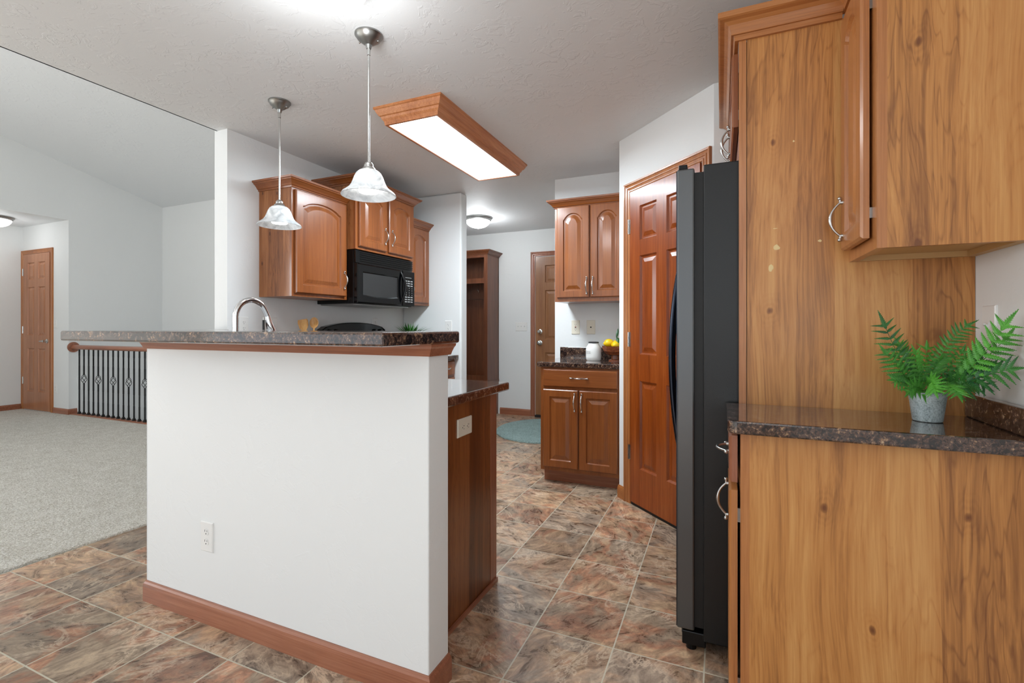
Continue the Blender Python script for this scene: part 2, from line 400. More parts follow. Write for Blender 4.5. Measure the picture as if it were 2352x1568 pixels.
def six_panel(mb, fr, w, h, t=.015):
    """six panel door, front face at n=0, going back to -t"""
    st = .115*w/.7; mid = .1*w/.7; pw = (w-2*st-mid)/2
    rails = [(0, .235), (.235+.50, .235+.50+.135)]
    v = [0, .23, .23+.53, .23+.53+.17, .23+.53+.17+.60, 0, 0, h]
    b0, b1 = .235*h/2.03, .80*h/2.03; m0, m1 = .97*h/2.03, 1.60*h/2.03; t0, t1 = 1.70*h/2.03, 1.92*h/2.03
    mb.fbox(fr, 0, st, 0, h, -t, 0); mb.fbox(fr, w-st, w, 0, h, -t, 0); mb.fbox(fr, st+pw, st+pw+mid, b0, t1, -t, -.0003)
    for a, c in ((0, b0), (b1, m0), (m1, t0), (t1, h)): mb.fbox(fr, st, w-st, a, c, -t, -.0002)
    for (a, c) in ((b0, b1), (m0, m1), (t0, t1)):
        for u0 in (st, st+pw+mid):
            r = lambda i, n: [fr(u0+i, a+i, n), fr(u0+pw-i, a+i, n), fr(u0+pw-i, c-i, n), fr(u0+i, c-i, n)]
            mb.loops([r(0, -.0005), r(.010, -.013), r(.020, -.013), r(.045, -.004)], False, True)
    return mb
CASING = [(0, 0), (0, .009), (.004, .012), (.010, .012), (.013, .008), (.022, .010), (.025, .014), (.030, .014), (.033, .010), (.043, .013), (.046, .018), (.055, .019), (.057, .016), (.057, 0)]
def casing(fr, w, h, ww, mat, parent, mt=CASING):
    # opening from u 0..w, v 0..h ; casing outside it
    mb = MB(); k = ww/.057
    pr_ = [(-o*k, n) for o, n in mt]
    mb.sweep([(0, 0), (0, h), (w, h), (w, 0)], pr_, lambda u, v, n: fr(u, v, n))
    return mb.build('door_casing', mat, parent)
def pull(fr, parent, vert=True, L=.128):
    """bow pull with ball ends ; fr origin = centre on the face"""
    mb = MB(); pts = []; rad = []
    for k in range(17):
        s_ = -1+2*k/16
        pts.append((s_*L/2*.80, .006+.026*(1-abs(s_)**2.2))); rad.append(.0036+.0022*math.exp(-(s_/.35)**2))
    P = [(fr(0, a, n) if vert else fr(a, 0, n)) for a, n in pts]
    mb.tube(P, rad, 10)
    for sg in (-1, 1):
        q = [sg*L/2*.80, sg*L/2*.9, sg*L/2]
        g = lambda a, n: (fr(0, a, n) if vert else fr(a, 0, n))
        mb.tube([g(q[0], .006), g(q[1], .006), g(q[2], .008)], [.004, .0048, .003], 8)
        mb.ball(g(sg*L/2, .0075), .0062, 12, 8)
        mb.tube([g(q[0], 0), g(q[0], .009)], [.0062, .0045], 10)
    return mb.build('cabinet_handle', 'nickel', parent, smooth=True)
CROWN = [(0, 0), (.006, 0), (.008, .010), (.014, .012), (.020, .022), (.034, .036), (.044, .042), (.046, .048), (.054, .050), (.056, .062), (0, .062)]

# ================================================================= STRUCTURE
YB = -3.2
def quad(v, name, mat): return struct(name, MB().add(v, [(0, 1, 2, 3)]), mat, fix=False)
# floors
fl = MB().box(-3.10, .80, YB-.1, 1.28, -.1, 0)
floor = MB()
floor.prism([(-3.12, YB), (.674, YB), (.674, 2.78), (-.035, 2.78), (-.64, 3.385), (-.64, 4.035), (-1.315, 4.035), (-1.315, 6.0), (-3.6, 6.0), (-3.6, 4.155), (-2.9, 4.155), (-2.9, 2.14), (-3.10, 2.14)], -.1, 0)
struct('floor', floor, 'tile')
cp = MB(); cp.prism([(-9.07, .4), (-7.88, .4), (-7.88, YB), (-3.14, YB), (-3.12, 1.14), (-3.085, 1.768), (-3.09, 2.14), (-3.02, 2.14), (-3.02, 3.64), (-7.88, 3.64), (-7.88, 3.55), (-9.07, 3.55)], -.1, .012)
o = cp.build('carpet', 'carpet', None, bevel=.006); tag(o, 'cream cut pile carpet covering the living room floor up to the slate tile', 'carpet')
# stairwell beyond the railing
struct('wall_stairwell_near', box(-7.88, -3.02, 3.52, 3.64, -2.4, -.105), 'wall')
sf = MB().box(-8.0, -3.0, 3.5, 4.85, -2.5, -2.4); struct('floor_stairwell', sf, 'carpet')
# ceiling
struct('ceiling', MB().box(-3.0, .80, YB-.1, 6.1, 2.44, 2.54).box(-3.7, -3.0, 4.15, 6.1, 2.44, 2.54), 'ceil')
VZ = lambda y: 3.465-.246*(y-2.879)
yr = -.8; v1 = VZ(yr)
vb = MB()
vb.loops([[(x, 4.85, VZ(4.85)), (x, yr, v1), (x, YB-.1, v1-.246*(yr-YB+.1)), (x, YB-.1, v1+.3), (x, 4.85, v1+.3)] for x in (-8.0, -3.0)])
struct('ceiling_vault', vb, 'ceil')
struct('wall_kitchen_gable', box(-3.0, -2.9, YB, 6.1, 2.54, 4.7), 'wall')
struct('wall_kitchen_soffit', box(-3.0, -2.99, YB, 2.14, 2.44, 2.56), 'ceil')
# living room walls
lw = MB().box(-8.0, -7.88, 3.55, 4.734, 0, 4.2).box(-8.0, -7.88, YB, 3.55, 2.583, 4.8).box(-8.0, -7.88, -.05, .4, 0, 2.583).box(-8.0, -7.88, YB, -2.95, 0, 2.583).box(-8.0, -7.88, -2.95, -.05, 0, 1.42).box(-8.0, -7.88, -2.95, -.05, 2.5, 2.583)
struct('wall_left', lw, 'wall')
struct('wall_stairwell_left', box(-8.0, -7.862, 3.64, 4.734, -2.4, .496), 'wall')
struct('wall_back_left', box(-8.0, -3.02, 4.734, 4.85, -2.4, 3.4), 'wall')
# foyer alcove
struct('wall_foyer_back', box(-9.2, -8.0, 3.55, 3.67, 0, 2.7), 'wall')
struct('wall_foyer_left', box(-9.2, -9.07, .3, 3.55, 0, 2.7), 'wall')
struct('wall_foyer_front', box(-9.2, -8.0, .3, .4, 0, 2.7), 'wall')
struct('ceiling_foyer', box(-9.2, -8.0, .3, 3.67, 2.583, 2.7), 'ceil')
# kitchen walls
struct('wall_kitchen_left', box(-3.02, -2.9, 2.14, 4.8, -.1, 2.6), 'wall')
kb = MB().box(-2.9, -2.24, 4.035, 4.155, 0, 2.44)
struct('wall_back', kb, 'wall', bevel=.015)
struct('wall_back_right', box(-1.315, -.60, 4.035, 4.155, 0, 2.44), 'wall')
struct('wall_mudroom_right', box(-1.315, -1.2, 4.155, 6.0, 0, 2.44), 'wall')
struct('wall_mudroom_back', box(-3.7, -1.2, 6.0, 6.1, 0, 2.44), 'wall')
struct('wall_mudroom_left', box(-3.7, -3.6, 4.155, 6.0, 0, 2.44), 'wall')
struct('wall_mudroom_front', box(-3.6, -2.9, 4.8, 4.9, 0, 2.44), 'wall')
pw = MB(); pw.prism([(-.64, 4.035), (-.64, 3.385), (-.035, 2.78), (.674, 2.78), (.674, 2.9), (.02, 2.9), (-.52, 3.44), (-.52, 4.035)], 0, 2.44)
struct('wall_pantry', pw, 'wall')
struct('wall_right', MB().box(.674, .80, -.45, 2.9, 0, 2.44).box(.674, .80, YB, -2.55, 0, 2.44).box(.674, .80, -2.55, -.45, 0, .82).box(.674, .80, -2.55, -.45, 2.18, 2.44), 'wall')
# wall behind the camera with patio door and window openings
wf = MB()
wf.box(-9.2, -7.4, YB-.12, YB, 0, 4.6).box(-7.4, -3.3, YB-.12, YB, 0, .35).box(-7.4, -3.3, YB-.12, YB, 3.45, 4.6)
wf.box(-3.3, -2.5, YB-.12, YB, 0, 4.6).box(-2.5, 0, YB-.12, YB, 2.2, 2.6).box(0, .8, YB-.12, YB, 0, 2.6)
struct('wall_front', wf, 'wall')

# half wall with bar
HW0, HW1, HY0, HY1 = -2.245, -.828, 1.285, 1.405
hw = MB(); hw.prism([(HW1, HY0), (HW1, HY1), (-2.20, HY1), (HW0, HY0)], 0, 1.11)
struct('wall_peninsula', hw, 'wall', bevel=.004)
hw = MB(); hw.prism([(-2.20, HY1), (-2.92, 2.14), (-3.02, 2.14), (HW0, HY0)], 0, 1.11)
struct('wall_peninsula_return', hw, 'wall')
# baseboard (profile swept round the half wall)
BASE = [(0, 0), (.013, 0), (.013, .062), (.011, .074), (.006, .080), (.004, .085), (0, .085)]
bm_ = MB().sweep([(HW1, HY1+.0), (HW1, HY0), (HW0, HY0), (-3.02, 2.14)][::-1], BASE, xyz)
struct('baseboard_peninsula', bm_, 'trimX')
# trim moulding below the bar
TR = [(0, 0), (.010, .000), (.014, .010), (.022, .024), (.028, .030), (.030, .038), (0, .038)]
tm = MB().sweep([(HW1, HY1), (HW1, HY0), (HW0, HY0), (-3.02, 2.14)][::-1], TR, lambda u, v, n: (u, v, 1.0735+n))
struct('trim_bar', tm, 'trimX')
# bar top
def rounded_top(poly, z0, z1, r=.010, chamf=.0):
    mb = MB(); cx = sum(p[0] for p in poly)/len(poly); cy = sum(p[1] for p in poly)/len(poly)
    return mb.prism(poly, z0, z1)
bar = rounded_top([(-.79, 1.01), (-.79, 1.415), (-2.16, 1.415), (-2.88, 2.138), (-3.03, 2.138), (-2.304, 1.30), (-2.304, 1.01)], 1.1125, 1.151)
bo = bar.build('bar_countertop', 'granite', None, bevel=.007)
tag(bo, 'dark brown granite-look bar top capping the white half wall', 'countertop')

# other baseboards
def baseb(name, path, mat='trimX', h=1.):
    mb = MB().sweep(path, [(o_, z*h) for o_, z in BASE], xyz); return struct(name, mb, mat)
baseb('baseboard_foyer', [(-7.88, 3.64), (-7.88, 3.55), (-8.245, 3.55)][::-1])
baseb('baseboard_foyer_left', [(-9.07, 3.53), (-9.07, .4)][::-1])
baseb('baseboard_mudroom', [(-2.29, 6.0), (-2.73, 6.0)][::-1])
baseb('baseboard_pantry', [(-.585, 3.330), (-.64, 3.385), (-.64, 3.52)][::-1], 'casingX')

# ================================================================= DOORS
def knob(fr, parent, r=.027, name='door_knob'):
    mb = MB(); q = [(.030, 0), (.030, .004), (.022, .008), (.011, .012), (.011, .030), (.02, .036), (r, .046), (r, .056), (.018, .064), (.001, .066)]
    mb.lathe(q, seg=20, fr=fr); return mb.build(name, 'nickel', parent, smooth=True)
def hinge(fr, parent, h=.09):
    mb = MB().fbox(fr, -.008, .014, -h/2, h/2, 0, .004)
    mb.tube([fr(0, -h/2, .006), fr(0, h/2, .006)], .005, 8); return mb.build('hinge', 'nickel', parent)
# foyer door (door_1)
F1 = Fr((-9.02, 3.55, 0), (1, 0, 0), (0, 0, 1), (0, -1, 0))
d1 = thing('door_1', 'tan six panel wooden door in the foyer at far left', None, (-8.65, 3.55, 0), kind='structure')
casing(F1, .715, 2.19, .055, 'casingZ', d1)
mb = six_panel(MB(), Fr((-9.01, 3.534, .02), (1, 0, 0), (0, 0, 1), (0, -1, 0)), .695, 2.165)
mb.build('door_slab', 'fdoor', d1)
kn = MB().lathe([(.030, 0), (.030, .006), (.012, .012), (.012, .03), (.016, .035), (.016, .05), (.001, .052)], seg=16, fr=Fr((-8.375, 3.534, .977), (1, 0, 0), (0, 0, 1), (0, -1, 0)))
kn.tube([(-8.375, 3.50, .977), (-8.43, 3.498, .977), (-8.49, 3.50, .974)], [.012, .011, .009], 10); kn.build('door_handle', 'nickel', d1, smooth=True)
for z in (.42, 1.13, 1.84+.1): hinge(Fr((-9.013, 3.534, z), (1, 0, 0), (0, 0, 1), (0, -1, 0)), d1, .1)
# mudroom door (door_2)
F2 = Fr((-2.225, 6.0, 0), (1, 0, 0), (0, 0, 1), (0, -1, 0))
d2 = thing('door_2', 'brown six panel mudroom exterior door with deadbolt', None, (-1.8, 6.0, 0), kind='structure')
casing(F2, .82, 2.09, .06, 'casingZ', d2).data.materials[0] = M['trimZ']
six_panel(MB(), Fr((-2.215, 5.984, .03), (1, 0, 0), (0, 0, 1), (0, -1, 0)), .80, 2.05).build('door_slab', 'pdoor2', d2)
knob(Fr((-2.15, 5.984, .965), (1, 0, 0), (0, 0, 1), (0, -1, 0)), d2)
knob(Fr((-2.15, 5.984, 1.11), (1, 0, 0), (0, 0, 1), (0, -1, 0)), d2, .022, 'deadbolt')
box(-2.21, -1.4, 5.94, 6.0, .0, .028).build('under_door_dark', 'slot', d2)
# pantry door (door_3) on the 45 degree wall
q = math.sqrt(.5)
P0 = Vector((-.64, 3.385, 0)); PU = Vector((q, -q, 0)); PN = Vector((-q, -q, 0))
d3 = thing('door_3', 'glossy orange-brown six panel pantry door beside the fridge', None, (-.3, 3.05, 0), -PI/4, kind='structure')
FP = Fr(P0+PU*.135, PU, (0, 0, 1), PN)
casing(FP, .645, 2.055, .062, 'casingZ', d3)
six_panel(MB(), Fr(P0+PU*.142+PN*.0155+Vector((0, 0, .022)), PU, (0, 0, 1), PN), .63, 2.03).build('door_slab', 'pantry', d3)
MB().fbox(Fr(P0+PU*.142, PU, (0, 0, 1), PN), 0, .63, .001, .021, .0, .006).build('under_door_dark', 'slot', d3)  # dark strip painted in as the shade of the gap under the slab
for z in (.345, 1.085, 1.825): hinge(Fr(P0+PU*.137+PN*.016+Vector((0, 0, z)), PU, (0, 0, 1), PN), d3, .095)
knob(Fr(P0+PU*.71+PN*.016+Vector((0, 0, .95)), PU, (0, 0, 1), PN), d3)

# ================================================================= RAILING
YR = 3.60
rl = thing('stair_railing', 'wood handrail over twisted black iron balusters at the stairwell', 'railing', (-5.4, YR, 0))
RX0, RX1 = -7.868, -3.03
hr = MB()
prof = []
for k in range(14):
    a = 2*PI*k/14; prof.append((.032*math.cos(a), .902+.030*math.sin(a)))
hr.loops([[(x, YR+a, z) for a, z in prof] for x in (RX0, RX1)]); hr.build('handrail', 'trimX', rl, smooth=True)
ro = MB().lathe([(.068, 0), (.068, .012), (.05, .02), (.001, .021)], seg=28, fr=Fr((-7.88, YR, .902), (0, 1, 0), (0, 0, 1), (1, 0, 0)))
ro.build('rosette', 'trimX', rl, smooth=True)
box(RX0, RX1, YR-.035, YR+.04, .012, .028).build('bottom_rail', 'trimX', rl)
def twist(mb, x, y, z0, z1, r=.007, turns=4):
    ls = []; N = turns*8
    for k in range(N+1):
        a = turns*PI/2*k/N*2; z = z0+(z1-z0)*k/N
        ls.append([(x+r*1.35*math.cos(a+j*PI/2+PI/4), y+r*1.35*math.sin(a+j*PI/2+PI/4), z) for j in range(4)])
    mb.loops(ls)
NB = 43; r_ = .007
for k in range(NB):
    x = -7.734+.1083*k
    if x > RX1-.03: break
    mb = MB()
    bask = (k % 3 == 1)
    segs = [(.03, .20), (.33, .56 if not bask else .39), (.69, .875)]
    mb.box(x-r_, x+r_, YR-r_, YR+r_, .03, .20); mb.box(x-r_, x+r_, YR-r_, YR+r_, .79, .875)
    twist(mb, x, YR, .20, .34); twist(mb, x, YR, .66, .79)
    if not bask: mb.box(x-r_, x+r_, YR-r_, YR+r_, .34, .66)
    else:
        mb.box(x-r_, x+r_, YR-r_, YR+r_, .34, .43); mb.box(x-r_, x+r_, YR-r_, YR+r_, .55, .66)
        for j in range(4):
            pts = []
            for i in range(13):
                t = i/12; a = j*PI/2+t*PI; rr = .005+.026*math.sin(PI*t)
                pts.append((x+rr*math.cos(a), YR+rr*math.sin(a), .43+.12*t))
            mb.tube(pts, .0032, 6)
        for z in (.425, .555): mb.ball((x, YR, z), .011, 8, 6)
    mb.box(x-.017, x+.017, YR-.017, YR+.017, .028, .040); mb.box(x-.012, x+.012, YR-.012, YR+.012, .040, .055)
    mb.build('baluster', 'iron', rl)

# ================================================================= KITCHEN LEFT RUN
XL = -2.9
FX = lambda x, y, z: Fr((x, y, z), (0, 1, 0), (0, 0, 1), (1, 0, 0))     # faces +x, u along +y
FY = lambda x, y, z: Fr((x, y, z), (1, 0, 0), (0, 0, 1), (0, -1, 0))    # faces -y, u along +x
FM = lambda x, y, z: Fr((x, y, z), (0, 1, 0), (0, 0, 1), (-1, 0, 0))    # faces -x, u along +y
def wall_cab_left(label, y0, y1, z0, z1, xf, doors, hand, arch, lit_side=True, crown_path=None):
    t = thing('wall_cabinet', label, 'cabinet', (XL, (y0+y1)/2, z0))
    box(XL+.001, xf-.02, y0+.001, y1-.001, z0, z1).build('cabinet_body', 'lammid', t)
    box(xf-.02, xf, y0, y1, z0, z1).build('face_frame', 'cabZ', t)
    for (a, b), hu in zip(doors, hand):
        d = raised(MB(), FX(xf+.002, a, z0+.022), b-a, z1-z0-.045, .02, .055, arch).build('cabinet_door', 'cabZ', t)
        if hu is not None: pull(FX(xf+.022, hu, z0+.022+.12), d)
    mb = MB().sweep([(XL, y0), (xf, y0), (xf, y1), (XL, y1)] if crown_path is None else crown_path, CROWN, lambda u, v, n: (u, v, z1-.012+n))
    mb.build('crown_moulding', 'cabY', t)
    return t
wall_cab_left('single-door maple wall cabinet nearest the bar, left of the microwave', 2.375, 2.895, 1.372, 2.105, -2.595, [(2.395, 2.868)], [2.842], .045,
    crown_path=[(XL, 2.375), (-2.595, 2.375), (-2.595, 2.895)])
wall_cab_left('raised double-door maple wall cabinet above the microwave', 2.897, 3.658, 1.757, 2.255, -2.515, [(2.925, 3.255), (3.285, 3.625)], [3.225, 3.315], .04)
wall_cab_left('narrow maple wall cabinet to the right of the microwave', 3.66, 4.033, 1.372, 2.105, -2.595, [(3.68, 4.0)], [3.705], .04,
    crown_path=[(-2.595, 3.66), (-2.595, 4.033)])
# microwave
mw = thing('microwave', 'black over-the-range microwave below the raised double cabinet', 'microwave', (-2.7, 3.28, 1.34))
y0, y1 = 2.902, 3.654; xf = -2.535
MB().box(XL+.002, xf, y0, y1, 1.345, 1.752).build('housing', 'blacksatin', mw, bevel=.003)
mb = MB().box(xf, xf+.006, y0, y1, 1.655, 1.75)
for k in range(5): mb.fbox(Fr((xf+.004, y0+.05, 1.672+k*.016), (0, 1, 0), (0, 0, 1), (1, 0, 0)), 0, y1-y0-.055, 0, .008, 0, .012)
mb.box(xf, xf+.02, y0, y0+.045, 1.655, 1.75); mb.build('vent_grille', 'blackgloss', mw)
# door with bowed lower window edge
dm = MB(); K = 14; fr = FX(xf, y0+.004, 1.350); W, H = .565, .30
def lp(i, n, ar=0.):
    pts = [(W-i, H-i), (i, H-i)]
    for k in range(K+1):
        x = k/K; pts.append((i+(W-2*i)*x, i-ar*(1-(2*x-1)**2)))
    return [fr(a, b, n) for a, b in pts]
dm.loops([lp(0, 0), lp(0, .028), lp(.008, .035), lp(.060, .035, .012), lp(.068, .026, .012)], True, False).build('microwave_door', 'blackgloss', mw)
dm = MB().loops([lp(.066, .020, .012), lp(.067, .027, .012)]); dm.build('door_window', 'darkglass', mw)
cp_ = box(xf, xf+.034, y1-.175, y1-.002, 1.350, 1.652).build('control_panel', 'blackgloss', mw, bevel=.003)
kb_ = MB(); fr = FX(xf+.034, y1-.16, 1.362)
kb_.fbox(fr, .02, .11, .232, .236, 0, .001)
for r in range(10):
    for c in range(3):
        vv = .200-r*.02
        if 3 <= r <= 6: kb_.fbox(fr, .030+c*.042, .036+c*.042, vv, vv+.007, 0, .001)
        else: kb_.fbox(fr, .012+c*.042, .044+c*.042, vv, vv+.009, 0, .001)
kb_.build('keypad', 'keys', mw)
pts = [(xf+.034+.035*math.sin(PI*k/14), y1-.205+.018*math.sin(PI*k/14), 1.372+.262*k/14) for k in range(15)]
MB().tube(pts, [.008+.004*math.sin(PI*k/14) for k in range(15)], 10).build('microwave_handle', 'blackgloss', mw, smooth=True)
box(XL+.02, xf-.02, y0+.02, y1-.02, 1.336, 1.345).build('grease_filter', 'brushed', mw)
# base cabinets of the left run and the sink run
def base_left(label, y0, y1, n):
    t = thing('base_cabinet', label, 'cabinet', (-2.6, (y0+y1)/2, 0))
    box(XL+.001, -2.31, y0, y1, .10, .868).build('cabinet_body', 'cabZ', t)
    box(XL+.001, -2.385, y0, y1, 0, .10).build('toe_kick', 'trimY', t)
    wd = (y1-y0-.03)/n
    for i in range(n):
        u = y0+.015+i*wd
        d = raised(MB(), FX(-2.31, u+.006, .125), wd-.012, .57, .02, .05).build('cabinet_door', 'cabZ', t)
        pull(FX(-2.29, u+.04, .62), d)
        d = slab_front(MB(), FX(-2.31, u+.006, .72), wd-.012, .13).build('drawer_front', 'cabY', t)
        pull(FX(-2.29, u+wd/2, .785), d, False)
base_left('maple base cabinet filling the corner right of the black range', 3.665, 4.030, 1)
base_left('maple base cabinet between sink run and black range', 2.15, 2.895, 2)
ct = MB().prism([(XL+.001, 3.662), (-2.262, 3.662), (-2.262, 4.033), (XL+.001, 4.033)], .868, .905)
tag(ct.build('countertop', 'granite', None, bevel=.008), 'short dark granite-look countertop in the corner beyond the range', 'countertop')
sk = thing('sink_base_cabinet', 'long wood base cabinet with figured end panel behind the white half wall', 'cabinet', (-1.6, 1.75, 0))
box(-2.185, -.972, 1.41, 2.018, .10, .866).build('cabinet_body', 'cabZ', sk)
box(-2.185, -.972, 1.41, 1.955, 0, .10).build('toe_kick', 'trimX', sk)
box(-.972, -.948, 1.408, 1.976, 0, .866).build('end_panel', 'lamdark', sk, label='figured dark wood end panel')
MB().box(-.972, -.946, 1.978, 2.038, 0, .866).build('corner_stile', 'trimZ', sk)
MB().box(-.946, -.938, 1.408, 2.038, 0, .018).build('base_shoe', 'trimY', sk)
for i in range(3):
    u = -.99-.42*(i+1)
    d = raised(MB(), Fr((u, 2.018, .125), (1, 0, 0), (0, 0, 1), (0, 1, 0)), .40, .57, .02, .05).build('cabinet_door', 'cabZ', sk)
    pull(Fr((u+.2+(.16 if i % 2 else -.16), 2.038, .62), (1, 0, 0), (0, 0, 1), (0, 1, 0)), d)
kc = MB().prism([(-.918, 1.408), (-.918, 2.118), (-.934, 2.134), (-1.75, 2.134), (-2.262, 2.134), (-2.262, 2.898), (XL+.001, 2.898), (XL+.001, 2.142), (-2.18, 1.408)], .866, .905)
tag(kc.build('countertop', 'granite', None, bevel=.007), 'glossy dark countertop with sink, ending behind the half wall', 'countertop')
# faucet + sink rim
fc = thing('kitchen_faucet', 'chrome gooseneck pull-down faucet rising behind the bar top', 'faucet', (-2.11, 1.6, .905))
bx, by = -2.11, 1.60; hx, hy = -2.075, 1.742
MB().lathe([(.030, 0), (.030, .006), (.022, .012), (.017, .10), (.0155, .12)], (bx, by, .905), 24).build('faucet_base', 'chrome', fc, smooth=True)
pts = [(bx, by, 1.02), (bx, by, 1.10)]
for k in range(13):
    a = PI*k/14; t = (1-math.cos(a))/2
    pts.append((bx+(hx-bx)*t, by+(hy-by)*t, 1.215+.082*math.sin(a)))
e = pts[-1]
MB().tube(pts+[(hx+.003, hy+.008, 1.215)], [.0135]*(len(pts)+1), 14).build('spout', 'chrome', fc, smooth=True)
MB().tube([(hx+.002, hy+.006, 1.222), (hx+.004, hy+.012, 1.19), (hx+.010, hy+.026, 1.14), (hx+.011, hy+.028, 1.128)], [.0135, .017, .024, .022], 18).build('spray_head', 'chrome', fc, smooth=True)
MB().box(hx-.012, hx-.004, hy-.014, hy-.006, 1.15, 1.20).build('spray_button', 'slot', fc)
MB().tube([(bx+.02, by, .99), (bx+.07, by+.01, 1.03)], [.007, .005], 10).build('lever', 'chrome', fc, smooth=True)
# range
rg = thing('range', 'black freestanding range whose backguard shows above the bar', 'stove', (-2.57, 3.28, 0))
box(-2.87, -2.25, 2.905, 3.655, .02, .90).build('oven_body', 'blacksatin', rg, bevel=.004)
box(-2.885, -2.235, 2.903, 3.657, .90, .915).build('cooktop', 'blackgloss', rg, bevel=.004)
bg = MB(); ls = []
for x in (-2.885, -2.82):
    pts = [(x, 2.845+.06, .915), (x, 3.655, .915)]
    for k in range(17):
        s_ = k/16; yy = 3.655-(3.655-2.875)*s_; e_ = abs(2*s_-1)
        pts.append((x if x < -2.85 else x+.0, yy, 1.158+.047*(1-e_**2.2)-(.016 if k in (0, 16) else 0)))
    ls.append(pts)
bg.loops(ls); bg.build('backguard', 'blackgloss', rg, bevel=.006)
for yy in (2.96, 3.03, 3.5, 3.58):
    MB().lathe([(.020, 0), (.018, .02), (.001, .022)], seg=16, fr=FX(-2.82, yy, 1.13)).build('burner_knob', 'blacksatin', rg, smooth=True)
box(-2.235, -2.225, 2.93, 3.63, .20, .78).build('oven_door', 'blackgloss', rg)
MB().tube([(-2.20, 2.98, .74), (-2.20, 3.58, .74)], .011, 10).build('oven_handle', 'blackgloss', rg, smooth=True)
for yy in (3.08, 3.48):
    for xx in (-2.70, -2.42): MB().lathe([(.09, 0), (.09, .003), (.07, .004), (.001, .004)], (xx, yy, .915), 24).build('burner', 'iron', rg)
# utensils in a crock on the counter
cr = MB().lathe([(.05, 0), (.056, .01), (.058, .13), (.054, .135), (.05, .13), (.046, .02), (.001, .02)], (-2.78, 2.735, .905), 28)
cro = thing('utensil_crock', 'white crock behind the bar holding the bamboo utensils', 'crock', (-2.78, 2.735, .905))
cr.build('crock_body', 'ceramic', cro, smooth=True)
def spat(name, label, base, tip, blade, kind):
    t = thing(name, label, 'utensil', base)
    b, p = Vector(base), Vector(tip); d = (p-b).normalized()
    s_ = p-d*blade
    MB().tube([b, b.lerp(s_, .5), s_], [.006, .0055, .006], 8).build('handle', 'spoon', t, smooth=True)
    # head plane faces the room (+x, -y)
    n = Vector((.55, -.83, 0)); sd = d.cross(n).normalized(); n = sd.cross(d)
    mb = MB()
    if kind == 'spatula':
        prof = [(-.012, 0), (-.03, .02), (-.034, blade*.75), (-.028, blade), (.030, blade*.93), (.034, blade*.75), (.028, .02), (.012, 0)]
        ls = [[s_+sd*u+d*v+n*w_ for u, v in prof] for w_ in (-.003, .003)]; mb.loops(ls)
        mb.loops([[s_+sd*u*.6+d*(v*.7+blade*.12)+n*w_ for u, v in prof] for w_ in (.003, .0045)])
    else:
        seg = 20
        for k0 in (1,):
            ls = []
            for i, (rr, w_) in enumerate([(1, -.003), (1.0, .003), (.86, .004), (.6, -.001), (.01, -.003)]):
                ls.append([s_+sd*(.031*rr*math.cos(2*PI*k/seg))+d*(blade/2+blade/2*rr*math.sin(2*PI*k/seg))+n*w_ for k in range(seg)])
            mb.loops(ls)
    mb.build('head', 'spoon', t, smooth=True)
    return t
spat('spatula', 'light bamboo turner standing left in the crock behind the bar', (-2.79, 2.735, .93), (-2.81, 2.665, 1.222), .085, 'spatula')
spat('spatula', 'pale bamboo scraper leaning behind the bamboo turner in the crock', (-2.77, 2.74, .93), (-2.84, 2.70, 1.226), .075, 'spatula')
spat('wooden_spoon', 'round bamboo spoon standing right of the two turners', (-2.775, 2.735, .93), (-2.80, 2.775, 1.240), .085, 'spoon')
# small spiky plant in the corner
gp = thing('potted_grass', 'small spiky green plant in the corner right of the range', 'plant', (-2.70, 3.87, .905))
MB().lathe([(.04, 0), (.055, .12), (.052, .125), (.048, .11), (.001, .105)], (-2.70, 3.87, .905), 24).build('pot', 'zinc', gp, smooth=True)
mb = MB()
for k in range(150):
    a = random.uniform(0, 2*PI); sp = random.uniform(.03, .17)*(1.35 if math.cos(a) > .2 else .85); hh = random.uniform(.10, .20)*(1-.35*sp/.2)
    b = Vector((-2.70+.02*math.cos(a), 3.87+.02*math.sin(a), 1.02)); t = b+Vector((sp*math.cos(a), min(sp*math.sin(a), .15), hh+.02))
    t.x = max(t.x, -2.885); md = b.lerp(t, .5)+Vector((0, 0, .035)); sd = Vector((-math.sin(a), math.cos(a), 0))*.0065
    mb.add([b-sd*.7, b+sd*.7, md+sd, t, md-sd], [(0, 1, 2, 4), (4, 2, 3)])
mb.build('leaves', 'grass', gp, fix=False)

